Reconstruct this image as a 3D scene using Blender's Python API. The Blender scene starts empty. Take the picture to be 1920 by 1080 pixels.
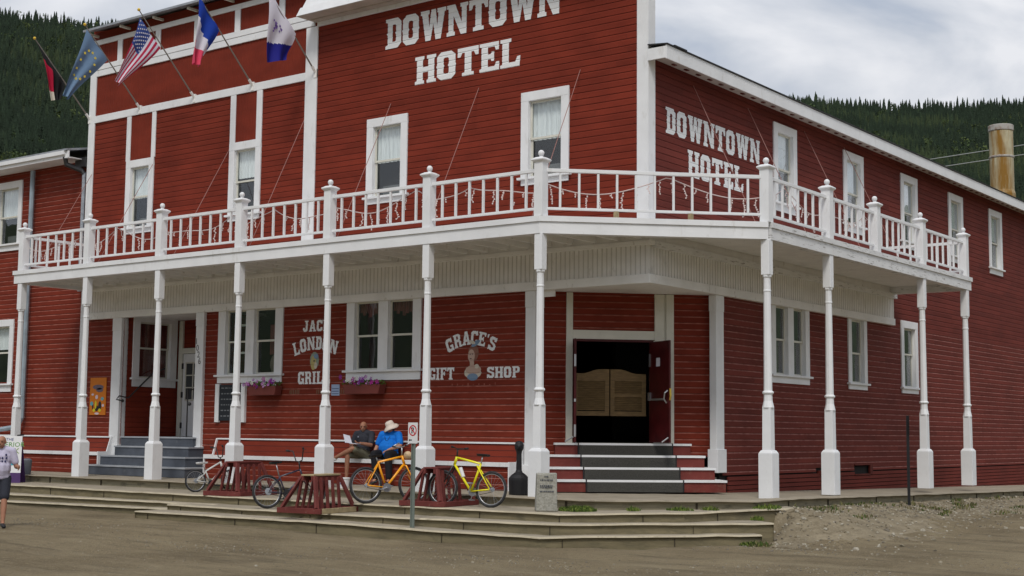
import bpy, bmesh, math, random
import numpy as np
from mathutils import Vector, Matrix
from mathutils.geometry import tessellate_polygon
random.seed(7); rng = np.random.default_rng(7)
R = math.radians
scene = bpy.context.scene
COL = scene.collection

# ---------------------------------------------------------------- camera
cam_d = bpy.data.cameras.new("camera"); cam = bpy.data.objects.new("camera", cam_d)
COL.objects.link(cam); scene.camera = cam
cam_d.sensor_width = 36.0; cam_d.lens = 2608.5 / 1920 * 36.0
cam_d.clip_start = 0.1; cam_d.clip_end = 5000
cam.matrix_world = (Matrix.Translation((14.553, -23.725, 1.066)) @ Matrix.Rotation(R(37.130), 4, 'Z')
                    @ Matrix.Rotation(R(95.944), 4, 'X') @ Matrix.Rotation(R(0.580), 4, 'Z'))
scene.render.resolution_x = 1024; scene.render.resolution_y = 576

# ---------------------------------------------------------------- sky, sun, exposure
SUN_EL, SUN_AZ = 52.0, 150.0          # azimuth measured from +Y clockwise
world = bpy.data.worlds.new("World"); scene.world = world; world.use_nodes = True
nt = world.node_tree; nt.nodes.clear()
def N(t, **k):
    n = nt.nodes.new(t)
    for a, b in k.items(): setattr(n, a, b)
    return n
wo = N('ShaderNodeOutputWorld'); bg = N('ShaderNodeBackground'); sky = N('ShaderNodeTexSky')
sky.sky_type = 'NISHITA'; sky.sun_disc = False; sky.sun_elevation = R(SUN_EL); sky.sun_rotation = R(SUN_AZ)
tc = N('ShaderNodeTexCoord'); mp = N('ShaderNodeMapping'); mp.inputs['Scale'].default_value = (1.5, 1.5, 3.3)
mp.inputs['Location'].default_value = (0.35, 0.1, 0.2)
n1 = N('ShaderNodeTexNoise'); n1.inputs['Scale'].default_value = 3.4; n1.inputs['Detail'].default_value = 6; n1.inputs['Roughness'].default_value = .5
n1.inputs['Distortion'].default_value = .35
cr = N('ShaderNodeValToRGB')
cr.color_ramp.elements[0].position = .38; cr.color_ramp.elements[0].color = (3.7, 4.3, 5.35, 1)
cr.color_ramp.elements[1].position = .60; cr.color_ramp.elements[1].color = (7.9, 8.0, 8.35, 1)
e = cr.color_ramp.elements.new(.48); e.color = (5.6, 5.95, 6.6, 1)
mx = N('ShaderNodeMixRGB'); mx.inputs[0].default_value = .96
sx = N('ShaderNodeSeparateXYZ'); mr = N('ShaderNodeMapRange'); mr.inputs[1].default_value = .25; mr.inputs[2].default_value = 1.0
mr.inputs[3].default_value = 1.0; mr.inputs[4].default_value = 1.45
mu = N('ShaderNodeVectorMath', operation='SCALE')
L = nt.links.new
L(tc.outputs['Generated'], mp.inputs[0]); L(mp.outputs[0], n1.inputs['Vector']); L(n1.outputs['Fac'], cr.inputs[0])
L(sky.outputs[0], mx.inputs[1]); L(cr.outputs[0], mx.inputs[2])
L(tc.outputs['Generated'], sx.inputs[0]); L(sx.outputs[2], mr.inputs[0])
L(mx.outputs[0], mu.inputs[0]); L(mr.outputs[0], mu.inputs['Scale'])
L(mu.outputs[0], bg.inputs[0]); bg.inputs[1].default_value = .1; L(bg.outputs[0], wo.inputs[0])
sun_d = bpy.data.lights.new("sun", 'SUN'); sun = bpy.data.objects.new("sun", sun_d); COL.objects.link(sun)
sun_d.energy = 1.75; sun_d.angle = R(14); sun_d.color = (1, .95, .87)
az = R(SUN_AZ); el = R(SUN_EL)
sv = Vector((math.sin(az) * math.cos(el), math.cos(az) * math.cos(el), math.sin(el)))
sun.rotation_euler = sv.to_track_quat('Z', 'Y').to_euler(); sun.location = (10, -20, 30)
vs = scene.view_settings; vs.view_transform = 'Standard'; vs.look = 'None'; vs.exposure = 0.08; vs.gamma = 1
scene.render.engine = 'CYCLES'

# ---------------------------------------------------------------- materials
def mat(name, col, rough=.7, var=.0, scale=3.0, col2=None, bump=0.0, bscale=40., spec=.3, metal=0., stretch=None, detail=6, lo=.35, hi=.65):
    m = bpy.data.materials.new(name); m.use_nodes = True; t = m.node_tree; b = t.nodes['Principled BSDF']
    b.inputs['Base Color'].default_value = (*col, 1); b.inputs['Roughness'].default_value = rough
    b.inputs['Specular IOR Level'].default_value = spec; b.inputs['Metallic'].default_value = metal
    if var or col2 or bump:
        c = t.nodes.new('ShaderNodeTexCoord'); mpn = t.nodes.new('ShaderNodeMapping'); t.links.new(c.outputs['Object'], mpn.inputs[0])
        if stretch: mpn.inputs['Scale'].default_value = stretch
    if var or col2:
        n = t.nodes.new('ShaderNodeTexNoise'); n.inputs['Scale'].default_value = scale; n.inputs['Detail'].default_value = detail
        t.links.new(mpn.outputs[0], n.inputs['Vector'])
        r = t.nodes.new('ShaderNodeValToRGB'); r.color_ramp.elements[0].position = lo; r.color_ramp.elements[1].position = hi
        a = col2 if col2 else tuple(x * (1 - var) for x in col); bb = col if col2 else tuple(min(1, x * (1 + var)) for x in col)
        r.color_ramp.elements[0].color = (*a, 1); r.color_ramp.elements[1].color = (*bb, 1)
        t.links.new(n.outputs['Fac'], r.inputs[0]); t.links.new(r.outputs[0], b.inputs['Base Color'])
    if bump:
        n2 = t.nodes.new('ShaderNodeTexNoise'); n2.inputs['Scale'].default_value = bscale; n2.inputs['Detail'].default_value = 6
        bp = t.nodes.new('ShaderNodeBump'); bp.inputs['Strength'].default_value = bump; bp.inputs['Distance'].default_value = .02
        t.links.new(mpn.outputs[0], n2.inputs['Vector']); t.links.new(n2.outputs['Fac'], bp.inputs['Height']); t.links.new(bp.outputs[0], b.inputs['Normal'])
    return m
def weather(m, col, scale, lo, hi, stretch=(1, 1, 1), amt=1.0):
    """second worn layer (dirt, peeling) over a material's colour"""
    t = m.node_tree; b = t.nodes['Principled BSDF']; src = b.inputs['Base Color']
    c = t.nodes.new('ShaderNodeTexCoord'); mpn = t.nodes.new('ShaderNodeMapping'); mpn.inputs['Scale'].default_value = stretch
    n = t.nodes.new('ShaderNodeTexNoise'); n.inputs['Scale'].default_value = scale; n.inputs['Detail'].default_value = 8; n.inputs['Roughness'].default_value = .65
    r = t.nodes.new('ShaderNodeMapRange'); r.inputs[1].default_value = lo; r.inputs[2].default_value = hi; r.inputs[4].default_value = amt
    x = t.nodes.new('ShaderNodeMixRGB'); x.inputs[2].default_value = (*col, 1)
    t.links.new(c.outputs['Object'], mpn.inputs[0]); t.links.new(mpn.outputs[0], n.inputs['Vector']); t.links.new(n.outputs['Fac'], r.inputs[0])
    t.links.new(r.outputs[0], x.inputs[0])
    if src.links: t.links.new(src.links[0].from_socket, x.inputs[1])
    else: x.inputs[1].default_value = src.default_value
    t.links.new(x.outputs[0], src); return m
M = {}
for nm_, k_ in (('red', 1.0), ('red_board_b', .9), ('red_board_c', 1.09)):
    M[nm_] = weather(mat(nm_ + '_paint', (.196 * k_, .030 * k_, .016 * k_), .7, col2=(.150 * k_, .023 * k_, .0125 * k_), scale=1.1, stretch=(1, 1, 2.5), bump=.3, bscale=30, spec=.12), (.23, .06, .042), 9, .60, .76, (.5, .5, 4), .5)
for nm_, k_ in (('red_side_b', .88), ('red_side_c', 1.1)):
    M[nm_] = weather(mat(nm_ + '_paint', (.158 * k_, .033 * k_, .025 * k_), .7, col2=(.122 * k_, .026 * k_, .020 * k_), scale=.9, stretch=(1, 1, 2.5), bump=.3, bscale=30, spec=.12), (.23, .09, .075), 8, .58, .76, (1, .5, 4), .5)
M['red_ledge'] = mat('red_ledge_lit_dusty', (.33, .115, .085), .8, col2=(.20, .05, .033), scale=5, stretch=(1, 1, 1))  # paler board ledges: caught skylight and dust both put into the colour
M['red_groove'] = mat('red_groove', (.105, .017, .011), .8, var=.2)
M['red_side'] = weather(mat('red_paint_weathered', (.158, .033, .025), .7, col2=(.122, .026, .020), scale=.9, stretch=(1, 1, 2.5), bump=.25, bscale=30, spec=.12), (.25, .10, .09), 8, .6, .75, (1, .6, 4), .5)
M['red_side_ledge'] = mat('red_side_ledge_lit_dusty', (.29, .12, .10), .8, col2=(.17, .05, .038), scale=5)  # same for the side wall: skylit, dusty ledge lines painted in
M['riser_red'] = weather(mat('riser_red', (.15, .028, .022), .7, var=.12), (.16, .09, .06), 6, .56, .72, (1, 1, 1), .7)
M['darkred'] = mat('dark_red_door', (.055, .004, .005), .45, var=.2, scale=4)
M['white'] = weather(weather(mat('white_paint', (.74, .75, .765), .5, var=.04, scale=2, bump=.12, bscale=18), (.46, .44, .40), 6, .58, .80, (1, 1, .35), .6), (.33, .29, .23), 19, .68, .76, (1, 1, .6), .7)
M['oldwhite'] = weather(mat('old_white_paint', (.78, .775, .76), .65, var=.05, scale=2, bump=.15, bscale=25), (.30, .27, .21), 7, .60, .74, (1, 1, .5), .75)
M['peeled'] = weather(mat('peeling_white_paint', (.69, .695, .70), .6, var=.05, scale=3, bump=.2, bscale=25), (.16, .145, .12), 11, .575, .64, (.35, .35, 3.5), .8)
M['cream'] = weather(mat('cream_frame', (.62, .61, .54), .6, var=.05), (.42, .40, .28), 7, .6, .75, (1, 1, 1), .6)
M['bead'] = weather(mat('bead_board', (.76, .75, .73), .7, var=.05), (.27, .25, .21), 5, .58, .78, (1, 1, .4), .6)
M['beadgroove'] = mat('bead_groove', (.58, .56, .53), .9)
M['cornice_soffit'] = mat('cornice_soffit', (.43, .375, .33), .7, var=.1)
M['letter'] = weather(mat('letter_white', (.74, .75, .76), .6), (.5, .42, .4), 8, .62, .8, (1, 1, 1), .5)
M['soffit'] = mat('soffit_metal', (.46, .40, .36), .6, var=.08, scale=4)
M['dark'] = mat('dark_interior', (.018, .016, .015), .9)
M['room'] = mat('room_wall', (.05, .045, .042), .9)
M['black'] = mat('black', (.015, .015, .017), .5)
M['blackm'] = mat('black_metal', (.02, .02, .022), .35, spec=.5)
M['rubber'] = mat('rubber', (.03, .03, .032), .75, var=.3, scale=20)
M['steel'] = mat('steel', (.45, .46, .48), .35, metal=.8)
M['galv'] = mat('galvanised', (.36, .39, .43), .45, metal=.4, var=.15, scale=6)
M['bluegrey'] = mat('bluegrey_pipe', (.27, .33, .38), .5, var=.15)
M['roofmetal'] = mat('roof_metal', (.30, .32, .35), .5, var=.15, scale=3, metal=.2)
M['roofing'] = mat('roofing_felt', (.035, .035, .038), .9, var=.3)
M['concrete'] = weather(mat('concrete', (.29, .25, .19), .9, var=.12, scale=1.3, bump=.4, bscale=30), (.17, .15, .11), 3.5, .5, .72, (1, 1, 1), .6)
M['lip'] = weather(mat('worn_step_edge', (.44, .385, .28), .9, var=.12, scale=3, bump=.4, bscale=30), (.22, .19, .13), 6, .52, .7, (1, 1, 1), .7)
M['riser'] = weather(mat('step_riser', (.19, .16, .095), .9, var=.15, scale=2.5, stretch=(.6, .6, 5), bump=.5, bscale=24), (.09, .085, .055), 3, .5, .72, (1, 1, 3), .7)
M['timber'] = weather(mat('old_timber', (.27, .24, .165), .9, var=.15, scale=4, stretch=(.6, .6, 6), bump=.4, bscale=30), (.07, .065, .045), 3, .55, .72, (1, 1, 2), .8)
M['stair'] = weather(mat('grey_stair', (.075, .085, .105), .7, var=.15), (.14, .15, .16), 9, .6, .75, (1, 1, 1), .5)
M['stairnose'] = mat('grey_stair_edge', (.34, .36, .39), .6, var=.1)
M['carpet'] = mat('carpet', (.062, .060, .054), .95, var=.25, scale=60, bump=.6, bscale=120)
M['batwood'] = weather(mat('batwing_wood', (.21, .135, .06), .6, var=.2, scale=6, stretch=(1, 1, 6)), (.20, .13, .05), 5, .5, .7, (1, 1, 1), .6)
M['rackred'] = weather(mat('rack_red', (.135, .030, .026), .8, var=.18, scale=5, bump=.3, bscale=30), (.22, .15, .12), 9, .62, .76, (1, 1, 1), .7)
M['ply'] = mat('bare_ply', (.33, .26, .15), .85, var=.2, scale=6)
M['foliage'] = mat('foliage', (.075, .12, .02), .8, var=.4, scale=30)
M['skin'] = mat('skin', (.42, .215, .14), .55, var=.08, scale=20)
M['skin_tan'] = mat('skin_tanned', (.33, .155, .095), .55, var=.08, scale=20)
M['lilac'] = mat('lavender_shirt', (.50, .47, .60), .85, var=.06, scale=14, bump=.3, bscale=12)
M['navy'] = mat('dark_shorts', (.022, .024, .034), .85)
M['charcoal'] = mat('charcoal_shirt', (.030, .032, .044), .85, var=.15, scale=9, bump=.3, bscale=14)
M['khaki'] = mat('khaki', (.15, .145, .10), .85, var=.12, bump=.3, bscale=14)
M['blueshirt'] = mat('blue_shirt', (.003, .16, .62), .8, var=.1, scale=9, bump=.4, bscale=12)
M['blacktrouser'] = mat('black_trousers', (.010, .010, .014), .85)
M['hat'] = mat('sun_hat', (.70, .62, .55), .85, var=.05)
M['hairgrey'] = mat('grey_hair', (.22, .2, .18), .9)
M['paper'] = mat('paper', (.62, .62, .70), .7)
M['whiteplain'] = mat('plain_white', (.70, .70, .71), .5)
M['yellow'] = mat('yellow_frame', (.80, .72, .012), .3, spec=.5)
M['orange'] = mat('orange_frame', (.86, .34, .008), .3, spec=.5)
M['silver'] = mat('silver_frame', (.55, .55, .53), .35, spec=.5)
M['darkframe'] = mat('dark_frame', (.035, .03, .055), .35, spec=.5)
M['brass'] = mat('brass', (.6, .42, .08), .35, metal=.6)
M['gold'] = mat('gold_finial', (.75, .5, .06), .35, metal=.5)
M['pole'] = mat('flag_pole', (.22, .20, .18), .5)
M['granite'] = weather(mat('granite', (.36, .35, .31), .9, col2=(.25, .245, .21), scale=30, bump=.6, bscale=30), (.16, .16, .15), 4, .55, .7, (1, 1, 1), .6)
M['engrave'] = mat('engraving', (.07, .075, .09), .9)
M['bulb'] = mat('light_wire', (.62, .50, .48), .5)
M['box_red'] = mat('planter_red', (.15, .035, .028), .7, var=.1)
def flat(name, c, r=.6): 
    if name not in M: M[name] = mat(name, c, r)
    return M[name]
def glass_mat(name, tint, facmul=1.0):
    m = bpy.data.materials.new(name); m.use_nodes = True; t = m.node_tree; t.nodes.clear()
    o = t.nodes.new('ShaderNodeOutputMaterial'); mxn = t.nodes.new('ShaderNodeMixShader'); tr = t.nodes.new('ShaderNodeBsdfTransparent')
    gl = t.nodes.new('ShaderNodeBsdfGlossy'); gl.inputs['Roughness'].default_value = .015; gl.inputs[0].default_value = (.95, .97, 1, 1)
    tr.inputs[0].default_value = (*tint, 1); fr = t.nodes.new('ShaderNodeLayerWeight'); fr.inputs[0].default_value = .5; pw = t.nodes.new('ShaderNodeMath'); pw.operation = 'POWER'; pw.inputs[1].default_value = 3.5; t.links.new(fr.outputs['Facing'], pw.inputs[0])
    ml = t.nodes.new('ShaderNodeMath'); ml.operation = 'MULTIPLY_ADD'; ml.inputs[1].default_value = .9; ml.inputs[2].default_value = facmul
    t.links.new(pw.outputs[0], ml.inputs[0]); t.links.new(ml.outputs[0], mxn.inputs[0]); t.links.new(tr.outputs[0], mxn.inputs[1]); t.links.new(gl.outputs[0], mxn.inputs[2])
    c = t.nodes.new('ShaderNodeTexCoord'); nz = t.nodes.new('ShaderNodeTexNoise'); nz.inputs['Scale'].default_value = 1.3
    bp = t.nodes.new('ShaderNodeBump'); bp.inputs['Strength'].default_value = .08; bp.inputs['Distance'].default_value = .05
    t.links.new(c.outputs['Object'], nz.inputs['Vector']); t.links.new(nz.outputs['Fac'], bp.inputs['Height']); t.links.new(bp.outputs[0], gl.inputs['Normal'])
    t.links.new(mxn.outputs[0], o.inputs[0]); return m
M['glass'] = glass_mat('window_glass', (.94, .96, .96), .04)
M['curtain'] = mat('sheer_curtain', (.86, .88, .89), .9, var=.08, scale=7, stretch=(4, 4, .3))
M['curtain_dark'] = mat('dark_screen', (.035, .035, .04), .9)
M['curtain_red'] = mat('red_valance', (.16, .05, .045), .9, var=.3, scale=6, stretch=(4, 4, .5))

# ---------------------------------------------------------------- mesh helpers
class MB:
    def __init__(s): s.v = []; s.f = []; s.m = []
    def face(s, pts, mi=0):
        i = len(s.v); s.v += [tuple(p) for p in pts]; s.f.append(tuple(range(i, i + len(pts)))); s.m.append(mi)
    def raw(s, vs_, fs_, mi=0):
        i = len(s.v); s.v += [tuple(p) for p in vs_]; s.f += [tuple(a + i for a in f) for f in fs_]; s.m += [mi] * len(fs_)
    def box(s, x0, x1, y0, y1, z0, z1, mi=0):
        s.raw([(x0, y0, z0), (x1, y0, z0), (x1, y1, z0), (x0, y1, z0), (x0, y0, z1), (x1, y0, z1), (x1, y1, z1), (x0, y1, z1)],
              [(0, 3, 2, 1), (4, 5, 6, 7), (0, 1, 5, 4), (1, 2, 6, 5), (2, 3, 7, 6), (3, 0, 4, 7)], mi); return s
    def fbox(s, F, u0, u1, v0, v1, d0, d1, mi=0):
        """box in a wall frame F=(P,u,n): u along wall, v = world z, d = outwards"""
        P, u, n = F
        c = [P + u * a + n * d + Vector((0, 0, b)) for (a, d, b) in [(u0, d0, v0), (u1, d0, v0), (u1, d1, v0), (u0, d1, v0), (u0, d0, v1), (u1, d0, v1), (u1, d1, v1), (u0, d1, v1)]]
        s.raw(c, [(0, 3, 2, 1), (4, 5, 6, 7), (0, 1, 5, 4), (1, 2, 6, 5), (2, 3, 7, 6), (3, 0, 4, 7)], mi); return s
    def obox(s, a, b, w, h, up=(0, 0, 1), mi=0):
        """beam from a to b, width w (sideways) height h"""
        a = Vector(a); b = Vector(b); d = (b - a).normalized(); up = Vector(up)
        sd = d.cross(up)
        if sd.length < 1e-4: sd = d.cross(Vector((1, 0, 0)))
        sd.normalize(); u2 = sd.cross(d).normalized()
        c = []
        for q in (a, b):
            for (i, j) in ((-1, -1), (1, -1), (1, 1), (-1, 1)): c.append(q + sd * (i * w / 2) + u2 * (j * h / 2))
        s.raw(c, [(0, 3, 2, 1), (4, 5, 6, 7), (0, 1, 5, 4), (1, 2, 6, 5), (2, 3, 7, 6), (3, 0, 4, 7)], mi); return s
    def prism(s, pts, ex, mi=0):
        n = len(pts); ex = Vector(ex); p = [Vector(q) for q in pts]; i = len(s.v)
        s.v += [tuple(q) for q in p] + [tuple(q + ex) for q in p]
        s.f.append(tuple(range(i + n - 1, i - 1, -1))); s.f.append(tuple(range(i + n, i + 2 * n))); s.m += [mi, mi]
        for k in range(n): s.f.append((i + k, i + (k + 1) % n, i + n + (k + 1) % n, i + n + k)); s.m.append(mi)
        return s
    def tube(s, pts, r, seg=8, mi=0, closed=False, caps=True):
        P = [Vector(p) for p in pts]; n = len(P); rr = r if isinstance(r, (list, tuple)) else [r] * n; i0 = len(s.v)
        prev = None
        for k in range(n):
            if closed: d = (P[(k + 1) % n] - P[k - 1])
            else: d = P[min(k + 1, n - 1)] - P[max(k - 1, 0)]
            d.normalize()
            if prev is None:
                a = d.cross(Vector((0, 0, 1)));
                if a.length < .05: a = d.cross(Vector((1, 0, 0)))
            else: a = prev - d * prev.dot(d)
            a.normalize(); prev = a; b = d.cross(a)
            for j in range(seg):
                t = 2 * math.pi * j / seg; s.v.append(tuple(P[k] + (a * math.cos(t) + b * math.sin(t)) * rr[k]))
        for k in range(n if closed else n - 1):
            for j in range(seg):
                k2 = (k + 1) % n; j2 = (j + 1) % seg
                s.f.append((i0 + k * seg + j, i0 + k * seg + j2, i0 + k2 * seg + j2, i0 + k2 * seg + j)); s.m.append(mi)
        if caps and not closed:
            s.f.append(tuple(i0 + j for j in range(seg))); s.f.append(tuple(i0 + (n - 1) * seg + j for j in range(seg))); s.m += [mi, mi]
        return s
    def lathe(s, prof, c=(0, 0, 0), seg=16, mi=0, rot=0, axis=None):
        i0 = len(s.v); c = Vector(c)
        for (r_, z_) in prof:
            for j in range(seg):
                t = 2 * math.pi * j / seg + rot; s.v.append(tuple(c + Vector((r_ * math.cos(t), r_ * math.sin(t), z_))))
        for k in range(len(prof) - 1):
            for j in range(seg):
                j2 = (j + 1) % seg; s.f.append((i0 + k * seg + j, i0 + k * seg + j2, i0 + (k + 1) * seg + j2, i0 + (k + 1) * seg + j)); s.m.append(mi)
        s.f.append(tuple(i0 + j for j in range(seg))[::-1]); s.f.append(tuple(i0 + (len(prof) - 1) * seg + j for j in range(seg))); s.m += [mi, mi]
        return s
    def ball(s, c, r, seg=10, rings=7, mi=0, M3=None):
        c = Vector(c); r = Vector(r) if hasattr(r, '__len__') else Vector((r, r, r)); vs_ = []; fs_ = []
        for k in range(rings + 1):
            ph = math.pi * k / rings
            for j in range(seg):
                t = 2 * math.pi * j / seg; q = Vector((r.x * math.sin(ph) * math.cos(t), r.y * math.sin(ph) * math.sin(t), r.z * math.cos(ph)))
                if M3: q = M3 @ q
                vs_.append(c + q)
        for k in range(rings):
            for j in range(seg): j2 = (j + 1) % seg; fs_.append((k * seg + j, (k + 1) * seg + j, (k + 1) * seg + j2, k * seg + j2))
        s.raw(vs_, fs_, mi); return s
    def mesh(s, name, mats, smooth=False, origin=(0, 0, 0), weld=True):
        me = bpy.data.meshes.new(name); o = Vector(origin)
        me.from_pydata([tuple(Vector(q) - o) for q in s.v], [], s.f)
        for m_ in (mats if isinstance(mats, (list, tuple)) else [mats]): me.materials.append(M[m_] if isinstance(m_, str) else m_)
        for p, mi in zip(me.polygons, s.m): p.material_index = mi
        b = bmesh.new(); b.from_mesh(me)
        if weld: bmesh.ops.remove_doubles(b, verts=b.verts, dist=1e-5)
        bmesh.ops.recalc_face_normals(b, faces=b.faces); b.to_mesh(me); b.free()
        if smooth:
            for p in me.polygons: p.use_smooth = True
        return me
    def build(s, name, mats, parent=None, smooth=False, local=False, bevel=0, weld=True):
        org = Vector((0, 0, 0)) if (parent is None or local) else worldpos(parent)
        me = s.mesh(name, mats, smooth, org, weld); o = bpy.data.objects.new(name, me); COL.objects.link(o)
        if parent is not None: o.parent = parent
        if bevel:
            md = o.modifiers.new('bevel', 'BEVEL'); md.width = bevel; md.segments = 2; md.limit_method = 'ANGLE'
        return o
def split(mb):
    """separate MBs, one per connected piece"""
    par = list(range(len(mb.v)))
    def fd(a):
        while par[a] != a: par[a] = par[par[a]]; a = par[a]
        return a
    for f in mb.f:
        for q in f[1:]: par[fd(q)] = fd(f[0])
    out = {}
    for f, mi in zip(mb.f, mb.m):
        k = fd(f[0]); m2, mp_ = out.setdefault(k, (MB(), {})); idx = []
        for q in f:
            if q not in mp_: mp_[q] = len(m2.v); m2.v.append(mb.v[q])
            idx.append(mp_[q])
        m2.f.append(tuple(idx)); m2.m.append(mi)
    return [a for a, b in out.values()]
def pieces(mb, name, *a, **k): return [m2.build(name, *a, **k) for m2 in split(mb)]
def worldpos(o):
    p = Vector((0, 0, 0))
    while o is not None: p = p + o.location; o = o.parent
    return p
def thing(name, label, cat, loc=(0, 0, 0), rz=0, group=None):
    o = bpy.data.objects.new(name, None); COL.objects.link(o); o.empty_display_size = .2
    o.location = loc; o.rotation_euler = (0, 0, rz); o['label'] = label; o['category'] = cat
    if group: o['group'] = group
    return o
def tag(o, label=None, cat=None, group=None, kind=None):
    for k, v_ in (('label', label), ('category', cat), ('group', group), ('kind', kind)):
        if v_: o[k] = v_
    return o
def kids(o): return [c for c in bpy.data.objects if c.parent == o]
def dup(o, loc, rz, label):
    tree = [(o, None)]; mapn = {}
    stack = [(o, None)]; root = None
    while stack:
        a, par = stack.pop(); c = a.copy(); COL.objects.link(c)
        if par is None: root = c
        else: c.parent = par
        for k in kids(a):
            if k is not c: stack.append((k, c))
    root.location = loc; root.rotation_euler = (0, 0, rz); root['label'] = label
    return root
X3, Y3, Z3 = Vector((1, 0, 0)), Vector((0, 1, 0)), Vector((0, 0, 1))
FRONT = (Vector((0, 0, 0)), X3, -Y3)          # u = world X, outwards -Y
SIDE = (Vector((0, 0, 0)), Y3, X3)            # u = world Y, outwards +X
S2 = math.sqrt(.5)
CH_P = Vector((-1.525, 1.525, 0)); CH = (CH_P, Vector((S2, S2, 0)), Vector((S2, -S2, 0)))   # chamfered doorway wall, y = x + 3.05

# clapboards with real laps
EXPO = .139
def lap(v, e=EXPO, depth=.0135, ph=0.0):
    f = ((v - ph) / e) % 1.0
    if f < .05: return -depth * (1 - f / .05)
    if f < .80: return 0.0
    return -depth * (f - .80) / .20
def row_joints(k, b0, b1):
    r_ = random.Random(k * 7919 + 13); q = b0 - r_.random() * 4; out = []
    while q < b1:
        q += r_.uniform(2.4, 4.8); out.append((q, r_.choice((0, 0, 0, 3, 4))))
    return out
def siding(mb, F, u0, u1, v0, v1, holes=(), e=EXPO, depth=.0135, ph=0.0, vertical=False, boards=False):
    P, u, n = F
    a0, a1 = (u0, u1) if vertical else (v0, v1); b0, b1 = (v0, v1) if vertical else (u0, u1)
    cuts = {a0, a1}
    for k in range(int((a0 - ph) / e) - 2, int((a1 - ph) / e) + 2):
        for fr in (0, .05, .80):
            q = ph + (k + fr) * e
            if a0 < q < a1: cuts.add(q)
    H = [(h[0], h[1], h[2], h[3]) if not vertical else (h[2], h[3], h[0], h[1]) for h in holes]
    for h in H:
        for q in (h[2], h[3]):
            if a0 < q < a1: cuts.add(q)
    cs = sorted(cuts)
    for c0, c1 in zip(cs, cs[1:]):
        if c1 - c0 < 1e-5: continue
        mid = (c0 + c1) / 2; f = ((mid - ph) / e) % 1.0; mi = 0 if .05 <= f < .80 else (1 if f >= .80 else 2)
        segs = [(b0, b1)]
        for h in H:
            if h[2] < mid < h[3]:
                ns = []
                for s0, s1 in segs:
                    if h[1] <= s0 or h[0] >= s1: ns.append((s0, s1)); continue
                    if h[0] > s0: ns.append((s0, h[0]))
                    if h[1] < s1: ns.append((h[1], s1))
                segs = ns
        d0 = lap(c0 + 1e-7, e, depth, ph); d1 = lap(c1 - 1e-7, e, depth, ph)
        if boards and mi == 0:
            row = int(math.floor((mid - ph) / e)); js = row_joints(row, b0, b1); ns = []
            for s0, s1 in segs:
                q0 = s0
                for (j, tone) in js:
                    if j <= q0: continue
                    q1 = min(j, s1); ns.append((q0, q1 - (.006 if j < s1 else 0), tone))
                    if j < s1: ns.append((q1 - .006, q1, 2))
                    q0 = q1
                    if j >= s1: break
        else: ns = [(s0, s1, mi) for s0, s1 in segs]
        for s0, s1, mi in ns:
            if vertical: pts = [P + u * c0 + n * d0 + Z3 * s0, P + u * c1 + n * d1 + Z3 * s0, P + u * c1 + n * d1 + Z3 * s1, P + u * c0 + n * d0 + Z3 * s1]
            else: pts = [P + u * s0 + n * d0 + Z3 * c0, P + u * s1 + n * d0 + Z3 * c0, P + u * s1 + n * d1 + Z3 * c1, P + u * s0 + n * d1 + Z3 * c1]
            mb.face(pts, mi)

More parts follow.
